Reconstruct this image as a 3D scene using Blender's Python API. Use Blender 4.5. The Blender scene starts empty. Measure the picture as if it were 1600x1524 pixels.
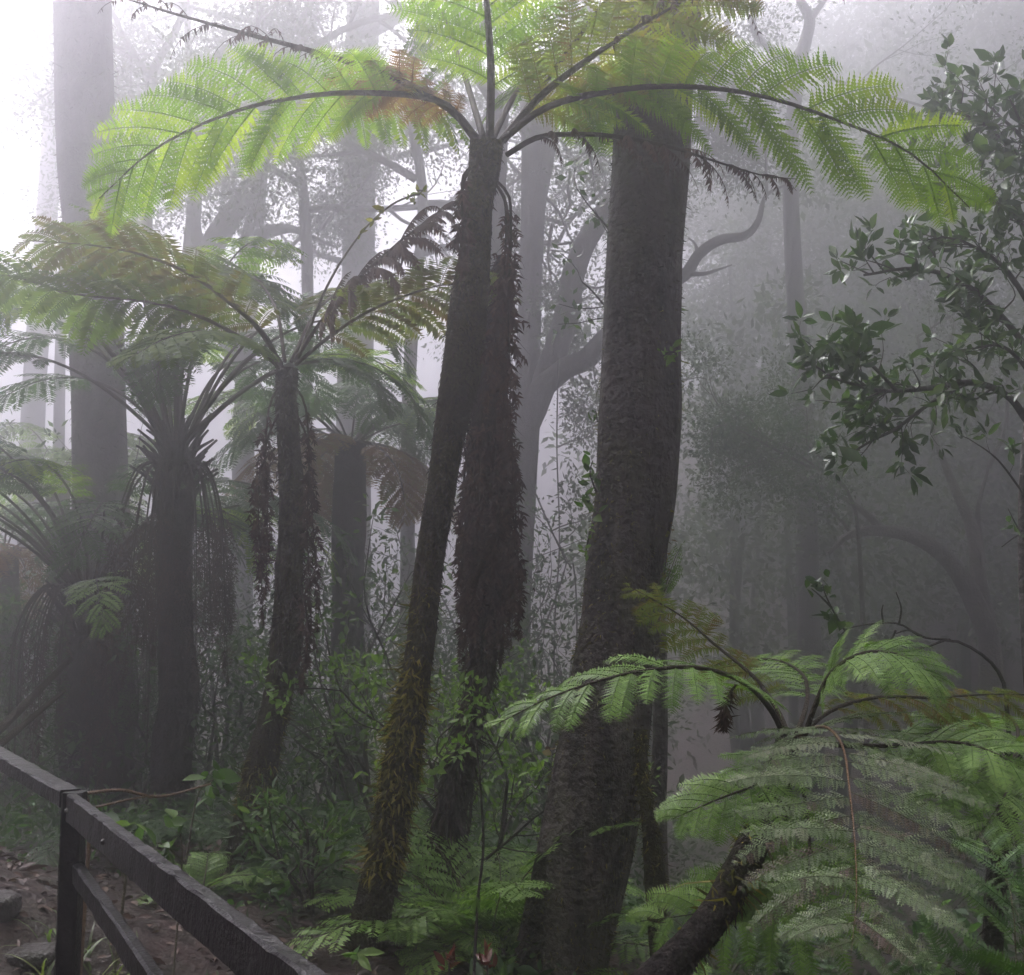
import bpy, math, random
import numpy as np
from mathutils import Vector
R = math.radians
scene = bpy.context.scene
COL = scene.collection

# ------------------------------------------------------------------ camera
EYE = np.array([0.0, 0.0, 1.6]); PITCH = R(6.0); FPX = 1716.0
cam = bpy.data.cameras.new('camera'); camo = bpy.data.objects.new('camera', cam); COL.objects.link(camo)
cam.sensor_fit = 'HORIZONTAL'; cam.angle = 2*math.atan(800/FPX); cam.clip_start = 0.05; cam.clip_end = 1500
camo.location = EYE; camo.rotation_euler = (R(90)+PITCH, 0, 0)
scene.camera = camo
# ------------------------------------------------------------------ sky, sun, exposure
SUN_EL, SUN_AZ = R(54), R(-34)           # azimuth from +Y towards +X: ahead and to the left
w = bpy.data.worlds.new('World'); scene.world = w; w.use_nodes = True
nt = w.node_tree; bg = nt.nodes['Background']
sky = nt.nodes.new('ShaderNodeTexSky'); sky.sky_type = 'NISHITA'; sky.sun_disc = False
sky.sun_elevation = SUN_EL; sky.sun_rotation = SUN_AZ; sky.dust_density = 6.0; sky.air_density = 1.0; sky.ozone_density = 1.0
hs = nt.nodes.new('ShaderNodeHueSaturation'); hs.inputs['Saturation'].default_value = 0.12
nt.links.new(sky.outputs[0], hs.inputs['Color']); nt.links.new(hs.outputs[0], bg.inputs[0])
bg.inputs[1].default_value = 0.15
sun = bpy.data.lights.new('sun', 'SUN'); suno = bpy.data.objects.new('sun', sun); COL.objects.link(suno)
sun.energy = 3.0; sun.angle = R(25); sun.color = (1.0, 0.97, 0.94)
sd = Vector((math.sin(SUN_AZ)*math.cos(SUN_EL), math.cos(SUN_AZ)*math.cos(SUN_EL), math.sin(SUN_EL)))
suno.rotation_euler = sd.to_track_quat('Z', 'Y').to_euler(); suno.location = (-8, 10, 18)
scene.view_settings.view_transform = 'Standard'; scene.view_settings.look = 'None'
scene.view_settings.exposure = 1.4; scene.view_settings.gamma = 1.0
cy = scene.cycles
cy.max_bounces = 6; cy.diffuse_bounces = 3; cy.glossy_bounces = 2; cy.transmission_bounces = 4; cy.volume_bounces = 2
cy.transparent_max_bounces = 8; cy.caustics_reflective = False; cy.caustics_refractive = False
cy.sample_clamp_indirect = 4.0; cy.use_denoising = True; cy.use_adaptive_sampling = True; cy.adaptive_threshold = 0.025
try: cy.denoiser = 'OPENIMAGEDENOISE'
except Exception: pass
HAZE_DENSITY, HAZE_G = 0.043, 0.89

# ------------------------------------------------------------------ numeric helpers
CP, SP = math.cos(PITCH), math.sin(PITCH)
FW = np.array([0, CP, SP]); UP = np.array([0, -SP, CP]); RT = np.array([1.0, 0, 0]); Z = np.array([0, 0, 1.0])
def far(d): return d if d < 6.5 else 6.5+(d-6.5)*2.2          # the wood behind stands further back than first estimated
def kscale(y):
    y = abs(float(y))
    return 1.0 if y < 6.5 else y/(6.5+(y-6.5)/2.2)
def at(px, py, d):
    d = far(d); return EYE + d*(FW + (px-800)/FPX*RT + (762-py)/FPX*UP)
def pts(*l): return np.array([at(*p) for p in l])
def sstep(a, b, x):
    t = np.clip((x-a)/(b-a), 0, 1); return t*t*(3-2*t)
def ground_z(x, y):
    x = np.asarray(x, float); y = np.asarray(y, float)
    z = -0.46*np.clip(x+0.55, 0, 4)*sstep(1.0, 3.5, y) - 0.05*np.clip(x-4.4, 0, 6)
    z = z + 0.62*np.exp(-((x+2.9)**2/1.3 + (y-4.6)**2/2.2))
    z = z - 0.9*sstep(6.5, 12, y)*(1-sstep(-1, 5, x)*0.3) - 1.0*sstep(12, 22, y)
    hill = np.clip((x-5.5)*0.7 + (y-27)*0.7, 0, 40)*sstep(14.0, 28, y + 0.4*x)*sstep(-2, 11, x)
    z = z + np.minimum(hill, 15)
    z = z + 0.05*np.sin(x*2.3+1)*np.sin(y*1.9) + 0.03*np.sin(x*5.1+2)*np.sin(y*4.7+1)
    return z
def gpt(x, y, dz=0.0): return np.array([x, y, float(ground_z(x, y))+dz])
def gpix(px, d, dz=0.0):
    d = far(d)
    x = (px-800)/FPX*d; return gpt(x, d, dz)
def nrm(v): return v/np.maximum(np.linalg.norm(v, axis=-1, keepdims=True), 1e-9)
def spline(P, n):
    P = np.asarray(P, float)
    if len(P) == 2: return P[0]+(P[1]-P[0])*np.linspace(0, 1, n)[:, None]
    Q = np.vstack([2*P[0]-P[1], P, 2*P[-1]-P[-2]])
    seg = np.linalg.norm(np.diff(P, axis=0), axis=1); c = np.concatenate([[0], np.cumsum(seg)]); c /= c[-1]
    u = np.linspace(0, 1, n); k = np.clip(np.searchsorted(c, u, side='right')-1, 0, len(P)-2)
    t = ((u-c[k])/(c[k+1]-c[k]))[:, None]
    p0, p1, p2, p3 = Q[k], Q[k+1], Q[k+2], Q[k+3]
    return 0.5*(2*p1+(p2-p0)*t+(2*p0-5*p1+4*p2-p3)*t**2+(3*p1-p0-3*p2+p3)*t**3)
def pnoise(P, f, seed):
    r = np.random.RandomState(seed); out = 0; a = 1.0
    for o in range(4):
        for k in range(3):
            d = r.randn(3); d /= np.linalg.norm(d)
            out = out + a*np.sin(P@d*f*(0.8+0.5*r.rand())*2+r.rand()*6.28)
        f *= 1.9; a *= 0.6
    return out/4

# ------------------------------------------------------------------ mesh collector
class MB:
    def __init__(s): s.v = []; s.q = []; s.t = []; s.tone = []; s.n = 0
    def add(s, v, quads=None, tris=None, tone=0.5):
        v = np.asarray(v, float).reshape(-1, 3)
        if quads is not None and len(quads): s.q.append(np.asarray(quads, np.int64).reshape(-1, 4)+s.n)
        if tris is not None and len(tris): s.t.append(np.asarray(tris, np.int64).reshape(-1, 3)+s.n)
        s.tone.append(np.broadcast_to(np.asarray(tone, float), (len(v),)).copy()); s.v.append(v); s.n += len(v)
    def mesh(s, name, m, origin, smooth=True):
        me = bpy.data.meshes.new(name)
        v = np.concatenate(s.v)-np.asarray(origin) if s.v else np.zeros((0, 3))
        q = np.concatenate(s.q) if s.q else np.zeros((0, 4), np.int64)
        t = np.concatenate(s.t) if s.t else np.zeros((0, 3), np.int64)
        me.vertices.add(len(v)); me.vertices.foreach_set('co', v.astype(np.float32).ravel())
        nl = q.size+t.size; me.loops.add(nl)
        me.loops.foreach_set('vertex_index', np.concatenate([q.ravel(), t.ravel()]).astype(np.int32))
        me.polygons.add(len(q)+len(t))
        ls = np.concatenate([np.arange(len(q))*4, q.size+np.arange(len(t))*3]).astype(np.int32)
        me.polygons.foreach_set('loop_start', ls)
        me.polygons.foreach_set('use_smooth', np.full(len(q)+len(t), smooth))
        a = me.attributes.new('tone', 'FLOAT', 'POINT'); a.data.foreach_set('value', np.concatenate(s.tone).astype(np.float32))
        me.update(calc_edges=True); me.materials.append(m); return me
    def build(s, name, m, parent=None, origin=None, smooth=True, label=None):
        if parent is not None: origin = wloc(parent)
        elif origin is None: origin = np.zeros(3)
        o = bpy.data.objects.new(name, s.mesh(name, m, origin, smooth)); COL.objects.link(o)
        if parent is None: o.location = origin; ORG[o.name] = np.array(origin, float)
        else: o.parent = parent; ORG[o.name] = wloc(parent)
        if label: o['label'] = label
        return o
ORG = {}
def wloc(o): return ORG[o.name]
def thing(name, label, cat, loc, group=None):
    o = bpy.data.objects.new(name, None); COL.objects.link(o); o.location = loc; o.empty_display_size = 0.2
    ORG[o.name] = np.array(loc, float); return tag(o, label, cat, group)
def tag(o, label, cat, group=None, kind=None):
    if label: o['label'] = label
    if cat: o['category'] = cat
    if group: o['group'] = group
    if kind: o['kind'] = kind
    return o
def copy_tree(o, parent=None):
    c = o.copy(); COL.objects.link(c); c.parent = parent
    for ch in list(o.children): copy_tree(ch, c)
    return c

# ------------------------------------------------------------------ shape makers
def frame(C):
    T = nrm(np.gradient(C, axis=0)); ref = np.array([0.0, 1, 0.05]) if abs(T[:, 1]).mean() < 0.8 else np.array([1.0, 0, 0])
    A = nrm(np.cross(T, ref)); B = np.cross(T, A); return T, A, B
def ftube(mb, P, r, *a, **k): return tube(mb, P, np.asarray(r)*kscale(np.mean(np.asarray(P)[:, 1])), *a, **k)
def tube(mb, P, rad, rings=12, segs=8, amp=0.0, freq=4.0, seed=0, tone=0.5, cap=True, ridge=0.0):
    C = spline(P, rings); rad = np.asarray(rad, float)
    r = np.interp(np.linspace(0, 1, rings), np.linspace(0, 1, len(rad)), rad) if rad.ndim else np.full(rings, rad)
    T, A, B = frame(C); th = np.linspace(0, 2*np.pi, segs, endpoint=False)
    dirs = np.cos(th)[None, :, None]*A[:, None]+np.sin(th)[None, :, None]*B[:, None]
    base = C[:, None]+dirs*r[:, None, None]
    if amp:
        n = pnoise(base.reshape(-1, 3)*np.array([1, 1, 0.45]), freq, seed).reshape(rings, segs)
        base = C[:, None]+dirs*(r[:, None]*(1+amp*n+ridge*np.sin(th*5+n*1.5)[...]))[..., None]
    i = np.arange(rings-1)[:, None]*segs; j = np.arange(segs)[None]; jn = (j+1) % segs
    q = np.stack([i+j, i+jn, i+segs+jn, i+segs+j], -1).reshape(-1, 4)
    v = base.reshape(-1, 3); tr = None
    if cap:
        v = np.vstack([v, C[0], C[-1]]); k = rings*segs; e = (rings-1)*segs
        tr = [(k, (a+1) % segs, a) for a in range(segs)]+[(k+1, e+a, e+(a+1) % segs) for a in range(segs)]
    mb.add(v, q, tr, tone); return base, dirs, C
def beam(mb, a, b, wd, ht, ch=0.006, rings=24, seed=0, wob=0.0005):
    a, b = np.array(a), np.array(b); t = nrm(b-a); s = nrm(np.cross(t, Z if abs(t[2]) < .9 else np.array([0, 1.0, 0]))); u = np.cross(s, t)
    W, H, c = wd/2, ht/2, ch
    prof = np.array([(-W+c, -H), (W-c, -H), (W, -H+c), (W, H-c), (W-c, H), (-W+c, H), (-W, H-c), (-W, -H+c)])
    m = 8; C = a+(b-a)*np.linspace(0, 1, rings)[:, None]
    v = (C[:, None]+prof[None, :, :1]*s+prof[None, :, 1:]*u).reshape(-1, 3)
    v = v+wob*np.random.RandomState(seed).randn(*v.shape)
    i = np.arange(rings-1)[:, None]*m; j = np.arange(m)[None]; jn = (j+1) % m
    q = np.stack([i+j, i+jn, i+m+jn, i+m+j], -1).reshape(-1, 4)
    k = (rings-1)*m
    tr = [(0, x+1, x) for x in range(1, m-1)]+[(k, k+x, k+x+1) for x in range(1, m-1)]
    mb.add(v, q, tr)
def stamp(mb, tv, tf, B, X, Y, Zv, L, W, tone, H=None):
    """place a small template (tv: along, across, up) at every base B with axes X, Y, Zv"""
    K = len(B); M = len(tv)
    H = L if H is None else H
    v = B[:, None]+tv[None, :, 0:1]*(X*L[:, None])[:, None]+tv[None, :, 1:2]*(Y*W[:, None])[:, None]+tv[None, :, 2:3]*(Zv*H[:, None])[:, None]
    f = (np.arange(K)[:, None, None]*M+np.asarray(tf)[None])
    tn = np.repeat(np.asarray(tone, float), M)
    if f.shape[2] == 4: mb.add(v.reshape(-1, 3), f.reshape(-1, 4), None, tn)
    else: mb.add(v.reshape(-1, 3), None, f.reshape(-1, 3), tn)
# leaf templates
KITE = (np.array([(0, 0, 0), (.4, .5, -.04), (1, 0, -.12), (.4, -.5, -.04)]), [(0, 1, 2, 3)])
def _lobed(n=5):
    v = [(0, 0, 0)]
    up, dn = [], []
    for k in range(n):
        x0 = 0.06+0.84*k/n; x1 = 0.06+0.84*(k+.62)/n; w0 = .5*(1-((k+.3)/n)**1.6)
        for (x, ww) in ((x0, w0*.35), (x1, w0)):
            up.append((x, ww, -.05*x-.06*ww)); dn.append((x, -ww, -.05*x-.06*ww))
    mid = [(u[0]-.02, 0, -.05*u[0]) for u in up]
    v = [(0, 0, 0)]+mid+up+dn+[(1, 0, -.1)]; m = len(mid); f = []
    M, U, D = 1, 1+m, 1+2*m; e = 1+3*m
    f += [(0, M, U), (0, D, M)]
    for k in range(m-1):
        f += [(M+k, M+k+1, U+k+1), (M+k, U+k+1, U+k), (M+k, D+k+1, M+k+1), (M+k, D+k, D+k+1)]
    f += [(M+m-1, e, U+m-1), (M+m-1, D+m-1, e)]
    return np.array(v), f
LOBED = _lobed(5)
BLADE = (np.array([(0, .12, 0), (0, -.12, 0), (.35, .5, -.05), (.35, -.5, -.05), (.7, .36, -.12), (.7, -.36, -.12), (1, 0, -.22), (.35, 0, -.12), (.7, 0, -.17)]),
         [(0, 2, 7), (0, 7, 1), (1, 7, 3), (2, 4, 8), (2, 8, 7), (7, 8, 5), (7, 5, 3), (4, 6, 8), (8, 6, 5)])
OVAL = (np.array([(0, 0, 0), (.3, .42, .04), (.6, .5, .01), (.88, .24, -.08), (1.06, 0, -.16), (.88, -.24, -.08), (.6, -.5, .01), (.3, -.42, .04), (.35, 0, -.06), (.7, 0, -.1)]),
        [(0, 1, 8), (1, 2, 9), (1, 9, 8), (2, 3, 9), (3, 4, 9), (4, 5, 9), (5, 6, 9), (6, 7, 8), (6, 8, 9), (7, 0, 8)])
STRAND = (np.array([(0, .5, 0), (0, -.5, 0), (.5, .4, -.06), (.5, -.4, -.06), (1, 0, -.3)]), [(0, 2, 3), (0, 3, 1), (2, 4, 3)])

def _feather(n=5):
    v, f = [(0, .02, 0), (0, -.02, 0), (1, 0, -.08)], [(0, 1, 2)]
    for k in range(n):
        x = .08+.84*k/n; l = .5*(1-(k/n)**1.5*.75); w = .11
        for s in (-1, 1):
            b = len(v); z = -.05*x
            v += [(x, 0, z), (x+.03-w*.4, s*l*.55, z+.02), (x+.12, s*l, z-.05), (x+.03+w, s*l*.5, z-.02)]
            f += [(b, b+1, b+2), (b, b+2, b+3)]
    return np.array(v), f
FEATHER = _feather()

def frond(parent, path, plen=0.42, n=18, start=0.22, up=(0, 0, 1), droop=0.35, sweep=0.45, m=24, pw=0.095, tmpl=LOBED, leaf='leaf_bright',
          stem='stem_brown', rad=0.014, seed=1, thin=1.0, tip=0.25, label=None, skip=0.0, jit=0.08, ribs=True, peak=0.4, upto=1.0, only=0, wratio=0.34, gap=1.3, ribtone=.25):
    sag = .95 if leaf == 'leaf_dead' else .10
    rng = np.random.RandomState(seed)
    C = spline(path, 60); T = nrm(np.gradient(C, axis=0)); up = np.asarray(up, float)
    S = nrm(np.cross(T, up)); N = nrm(np.cross(S, T))
    ts = start+(upto-start)*(np.arange(n)+.5)/n; ts = ts+(rng.rand(n)-.5)*(0.4/n)
    lf = MB(); st = MB()
    tube(st, path, [rad, rad*.85, rad*.6, rad*.35, rad*.12], 26, 6, seed=seed)
    Ball, Xall, Yall, Zall, Lall, Wall, Tn = [], [], [], [], [], [], []
    for i in range(n):
        x = (ts[i]-start)/(1-start)
        prof = np.interp(x, [0, peak*.5, peak, .7, .9, 1], [.62, .9, 1, .88, .55, .14])
        for s in (-1, 1):
            if only and s != only: continue
            if rng.rand() < skip: continue
            tt = np.clip(ts[i]+s*0.15/n, 0, 1)*(59); k = int(min(tt, 58)); fr = tt-k
            b = C[k]*(1-fr)+C[k+1]*fr
            l = plen*prof*(1+(rng.rand()-.5)*.16)
            sw = sweep+0.5*x**2
            D = nrm(s*S[k]*math.cos(sw)+T[k]*math.sin(sw)+N[k]*(0.08+rng.randn()*jit)+rng.randn(3)*jit*.6)
            dr = droop*(1+rng.randn()*.25)
            u = np.linspace(0, 1, m+1)
            # arc that bends towards the ground while keeping its length
            ang = dr*1.25*u**1.2
            dirs = nrm(D[None]*np.cos(np.minimum(ang, 1.5))[:, None]-Z[None]*np.sin(np.minimum(ang, 1.5))[:, None])
            A = b+np.vstack([np.zeros(3), np.cumsum((dirs[1:]+dirs[:-1])/2*(l/m), axis=0)])
            if ribs: tube(lf, A[::max(1, m//6)], [rad*.24, rad*.16, rad*.06], 7, 3, cap=False, tone=ribtone)
            nz = nrm(N[k]-dirs*(dirs@N[k])[:, None]); P = np.cross(dirs, nz)
            uu = u[1:-1] if m > 3 else u[1:]
            keep = rng.rand(len(uu)) > (1-thin)
            pwl = pw*(prof**.7)*np.interp(uu, [0, .12, .45, .8, 1], [.55, .9, 1, .72, .12])
            for q in (-1, 1):
                kk = keep
                d = nrm(q*P[1:-1]*.92+dirs[1:-1]*.42+rng.randn(m-1, 3)*jit*.9-Z*sag)
                n2 = nrm(nz[1:-1]-d*np.sum(d*nz[1:-1], 1, keepdims=True)+rng.randn(m-1, 3)*.12); y = np.cross(n2, d)
                Ball.append(A[1:-1][kk]); Xall.append(d[kk]); Yall.append(y[kk]); Zall.append(n2[kk]); Lall.append((pwl*(1+.1*rng.randn(m-1)))[kk])
                wd = np.minimum(l/m*gap, pwl*wratio); Wall.append(np.broadcast_to(wd, (m-1,))[kk])
                Tn.append((np.clip(.5+.2*rng.randn()+.12*rng.randn(m-1)+.15*(u[1:-1]-.5), 0, 1))[kk])
    cat = np.concatenate
    if Ball: stamp(lf, tmpl[0], tmpl[1], cat(Ball), cat(Xall), cat(Yall), cat(Zall), cat(Lall), cat(Wall), cat(Tn))
    fo = lf.build('frond', M[leaf], parent, label=label)
    st.build('stalk', M[stem], fo)
    return fo
def arc(c, az, L, e0, bend, n=7, wob=0.0, ex=1.3):
    h = np.array([math.sin(az), math.cos(az), 0]); p = np.array(c, float); out = [p.copy()]; side = np.array([h[1], -h[0], 0])
    for k in range(n-1):
        e = e0-bend*((k+.5)/(n-1))**ex
        p = p+L/(n-1)*(h*math.cos(e)+Z*math.sin(e))+side*wob*(k/(n-1)); out.append(p.copy())
    return np.array(out)
def fuzz(parent, base, dirs, name, mat, count, length, width, seed, zlo=-9, zhi=99, hang=0.5, lift=-.25, label=None, patch=0.0, freq=3.0):
    """short moss blades or hanging fibres growing out of a trunk's surface"""
    rng = np.random.RandomState(seed); r, s = base.shape[:2]; mb = MB()
    i = rng.randint(0, r-1, count); j = rng.randint(0, s, count); a = rng.rand(count)[:, None]; b = rng.rand(count)[:, None]
    P = (base[i, j]*(1-a)+base[i+1, j]*a)*(1-b)+(base[i, (j+1) % s]*(1-a)+base[i+1, (j+1) % s]*a)*b
    Dn = nrm(dirs[i, j]*(1-b)+dirs[i, (j+1) % s]*b)
    k = (P[:, 2] > zlo) & (P[:, 2] < zhi)
    if patch: k &= pnoise(P, freq, seed+5) > rng.rand(count)*.8-.5+patch-.5
    P, Dn = P[k], Dn[k]; K = len(P)
    X = nrm(Dn*(1-hang)-Z*hang+rng.randn(K, 3)*.35); n2 = nrm(Dn+rng.randn(K, 3)*.3); Y = nrm(np.cross(n2, X)); n2 = np.cross(X, Y)
    L = length*np.exp(rng.randn(K)*.45); W = width*(.6+.8*rng.rand(K))
    stamp(mb, STRAND[0], STRAND[1], P+Dn*lift*width, X, Y, n2, L, W, np.clip(.5+.3*rng.randn(K), 0, 1))
    return mb.build(name, M[mat], parent, label=label)
def leaves(mb, P, out, size, rng, tmpl=OVAL, ratio=.5, spread=.8, upb=.25, var=.25):
    K = len(P)
    X = nrm(out+rng.randn(K, 3)*spread); n2 = nrm(rng.randn(K, 3)*.7+Z*(.5+upb)); n2 = nrm(n2-X*np.sum(n2*X, 1, keepdims=True)); Y = np.cross(n2, X)
    L = size*np.exp(rng.randn(K)*var)
    stamp(mb, tmpl[0], tmpl[1], P, X, Y, n2, L, L*ratio, np.clip(.5+.28*rng.randn(K), 0, 1))
def grow(p, d, L, r, lev, rng, tubes, tips, spread=.7, grav=0.0, kids=3, wob=.25, shrink=.62):
    n = 5; P = [p]; q = p.copy(); dd = d.copy()
    for k in range(n):
        dd = nrm(dd+rng.randn(3)*wob*.5+Z*grav); q = q+dd*L/n; P.append(q.copy())
    P = np.array(P); tubes.append((P, r, lev))
    if lev <= 0:
        for k in (3, 4, 5): tips.append((P[k], dd))
        return
    for c in range(kids):
        t = 1+int((c+1)/kids*(n-1)); t = min(n, max(2, t))
        side = nrm(rng.randn(3)); side = nrm(side-dd*(side@dd))
        nd = nrm(dd*(1-spread*.5)+side*spread*(.7+.5*rng.rand()))
        grow(P[t], nd, L*shrink*(.8+.4*rng.rand()), r*.5, lev-1, rng, tubes, tips, spread, grav, kids, wob, shrink)
def leafy(parent, starts, mats, rng, leaf=.09, per=9, rad=.08, tmpl=OVAL, ratio=.5, lev=2, kids=3, spread=.75, grav=.02, segs=5, names=('branch', 'crown'), wob=.25, skipb=0, var=.25, upb=.25, shrink=.62):
    """starts: list of (point, direction, length, radius); every start is one branch part, all leaves one crown"""
    crown = MB(); PP = []; OO = []
    for (p, d, L, r) in starts:
        kk = kscale(p[1]); L, r = L*kk, r*kk
        tb, tips = [], []; grow(np.array(p, float), nrm(np.array(d, float)), L, r, lev, rng, tb, tips, spread, grav, kids, wob, shrink)
        bm = MB()
        for (P, rr, lv) in tb: tube(bm, P, [rr, rr*.8, rr*.5], 7 if lv else 4, segs if lv else 3, cap=False)
        bm.build(names[0], M[mats[0]], parent)
        for (q, dd) in tips:
            k = max(1, int(per*(.5+rng.rand()))); off = rng.randn(k, 3)*rad*.55*kk
            PP.append(q+off); OO.append(nrm(off+dd*rad*.4))
    if PP: leaves(crown, np.concatenate(PP), np.concatenate(OO), leaf*kk, rng, tmpl, ratio, .5, upb, var)
    return crown.build(names[1], M[mats[1]], parent)

# ------------------------------------------------------------------ materials
M = {}
def newmat(name):
    m = bpy.data.materials.new(name); m.use_nodes = True; t = m.node_tree; t.nodes.clear()
    o = t.nodes.new('ShaderNodeOutputMaterial'); M[name] = m; return m, t, o
def N_(t, kind, **kw):
    n = t.nodes.new(kind)
    for k, v in kw.items():
        if k in n.inputs: n.inputs[k].default_value = v
        else: setattr(n, k, v)
    return n
def ramp(t, src, stops):
    r = t.nodes.new('ShaderNodeValToRGB'); e = r.color_ramp.elements
    while len(e) < len(stops): e.new(.5)
    for k, (p, c) in enumerate(stops): e[k].position = p; e[k].color = (*c, 1)
    t.links.new(src, r.inputs[0]); return r.outputs[0]
def leafmat(name, stops, rough=.38, trans=.42, tcol=None, spec=.5):
    m, t, o = newmat(name); a = N_(t, 'ShaderNodeAttribute', attribute_name='tone')
    nz = N_(t, 'ShaderNodeTexNoise', Scale=2.2, Detail=2.0); tc = t.nodes.new('ShaderNodeTexCoord'); t.links.new(tc.outputs['Object'], nz.inputs['Vector'])
    mm = N_(t, 'ShaderNodeMath', operation='MULTIPLY_ADD'); t.links.new(nz.outputs[0], mm.inputs[0]); mm.inputs[1].default_value = .8; mm.inputs[2].default_value = -.4
    ad = N_(t, 'ShaderNodeMath', operation='ADD', use_clamp=True); t.links.new(a.outputs['Fac'], ad.inputs[0]); t.links.new(mm.outputs[0], ad.inputs[1])
    c = ramp(t, ad.outputs[0], stops)
    p = N_(t, 'ShaderNodeBsdfPrincipled', Roughness=rough); p.inputs['Specular IOR Level'].default_value = spec; t.links.new(c, p.inputs['Base Color'])
    tr = t.nodes.new('ShaderNodeBsdfTranslucent'); g = N_(t, 'ShaderNodeMixRGB', blend_type='MULTIPLY'); g.inputs[0].default_value = 1
    g.inputs[2].default_value = (*(tcol or (1.5, 1.7, .7)), 1); t.links.new(c, g.inputs[1]); t.links.new(g.outputs[0], tr.inputs[0])
    x = t.nodes.new('ShaderNodeMixShader'); x.inputs[0].default_value = trans
    t.links.new(p.outputs[0], x.inputs[1]); t.links.new(tr.outputs[0], x.inputs[2]); t.links.new(x.outputs[0], o.inputs[0]); return m
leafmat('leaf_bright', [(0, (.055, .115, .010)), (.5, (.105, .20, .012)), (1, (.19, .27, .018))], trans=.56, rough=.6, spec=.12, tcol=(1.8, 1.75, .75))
leafmat('leaf_olive', [(0, (.13, .08, .016)), (.3, (.12, .125, .018)), (.6, (.105, .165, .02)), (1, (.17, .17, .03))], trans=.55, tcol=(1.8, 1.7, .7), spec=.12, rough=.6)
leafmat('leaf_mid', [(0, (.04, .075, .014)), (.5, (.07, .125, .02)), (1, (.11, .16, .03))], trans=.5, rough=.6, spec=.12, tcol=(1.6, 1.6, .8))
leafmat('leaf_fading', [(0, (.075, .055, .018)), (.35, (.085, .09, .02)), (.7, (.075, .12, .022)), (1, (.12, .125, .03))], trans=.5, rough=.6, spec=.12, tcol=(1.6, 1.55, .75))
leafmat('leaf_golden', [(0, (.10, .045, .02)), (.5, (.17, .085, .02)), (1, (.15, .14, .03))], spec=.12, rough=.6)
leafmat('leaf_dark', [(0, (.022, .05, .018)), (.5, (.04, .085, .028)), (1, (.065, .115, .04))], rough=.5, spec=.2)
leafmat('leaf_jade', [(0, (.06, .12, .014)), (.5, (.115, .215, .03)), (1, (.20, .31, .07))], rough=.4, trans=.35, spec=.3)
leafmat('leaf_deep', [(0, (.018, .055, .006)), (.5, (.04, .105, .010)), (1, (.08, .16, .02))], rough=.4, trans=.15)
leafmat('leaf_mottled', [(0, (.09, .06, .045)), (.3, (.095, .14, .055)), (.65, (.15, .20, .095)), (1, (.27, .28, .20))], rough=.5, trans=.35, tcol=(1.1, 1.1, .8), spec=.3)
leafmat('leaf_dead', [(0, (.032, .018, .016)), (.5, (.062, .032, .027)), (1, (.105, .06, .042))], rough=.7, trans=.12, tcol=(1.2, 1, .8), spec=.2)
leafmat('leaf_rust', [(0, (.09, .05, .025)), (.45, (.15, .09, .03)), (.75, (.17, .13, .035)), (1, (.13, .15, .03))], rough=.6, trans=.5, tcol=(1.7, 1.5, .7), spec=.15)
leafmat('leaf_gloss', [(0, (.02, .045, .014)), (.5, (.038, .08, .022)), (1, (.09, .14, .05))], rough=.42, trans=.3)
leafmat('leaf_fresh', [(0, (.03, .07, .014)), (.5, (.055, .12, .02)), (1, (.12, .19, .045))], rough=.35, trans=.35, spec=.3)
leafmat('leaf_far', [(0, (.03, .05, .03)), (.5, (.05, .08, .042)), (1, (.08, .11, .055))], rough=.7, trans=.3, spec=.1)
leafmat('moss', [(0, (.03, .03, .008)), (.5, (.09, .085, .014)), (1, (.24, .19, .03))], rough=.8, trans=.3, spec=.1)
leafmat('moss_dark', [(0, (.012, .014, .008)), (.5, (.026, .03, .012)), (1, (.06, .062, .02))], rough=.85, trans=.25, spec=.1)
leafmat('fibre', [(0, (.012, .008, .009)), (.5, (.026, .017, .018)), (1, (.055, .034, .03))], rough=.85, trans=.1, tcol=(1, 1, 1), spec=.15)
leafmat('grass', [(0, (.05, .07, .016)), (.5, (.08, .14, .025)), (1, (.17, .2, .05))], rough=.4, trans=.35)
leafmat('litter', [(0, (.02, .01, .008)), (.5, (.045, .02, .013)), (1, (.09, .045, .025))], rough=.6, trans=.05, spec=.4)
leafmat('leaf_red', [(0, (.05, .01, .008)), (.5, (.11, .025, .014)), (1, (.14, .07, .03))], rough=.4, trans=.3, tcol=(1.5, 1, .7))
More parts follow.
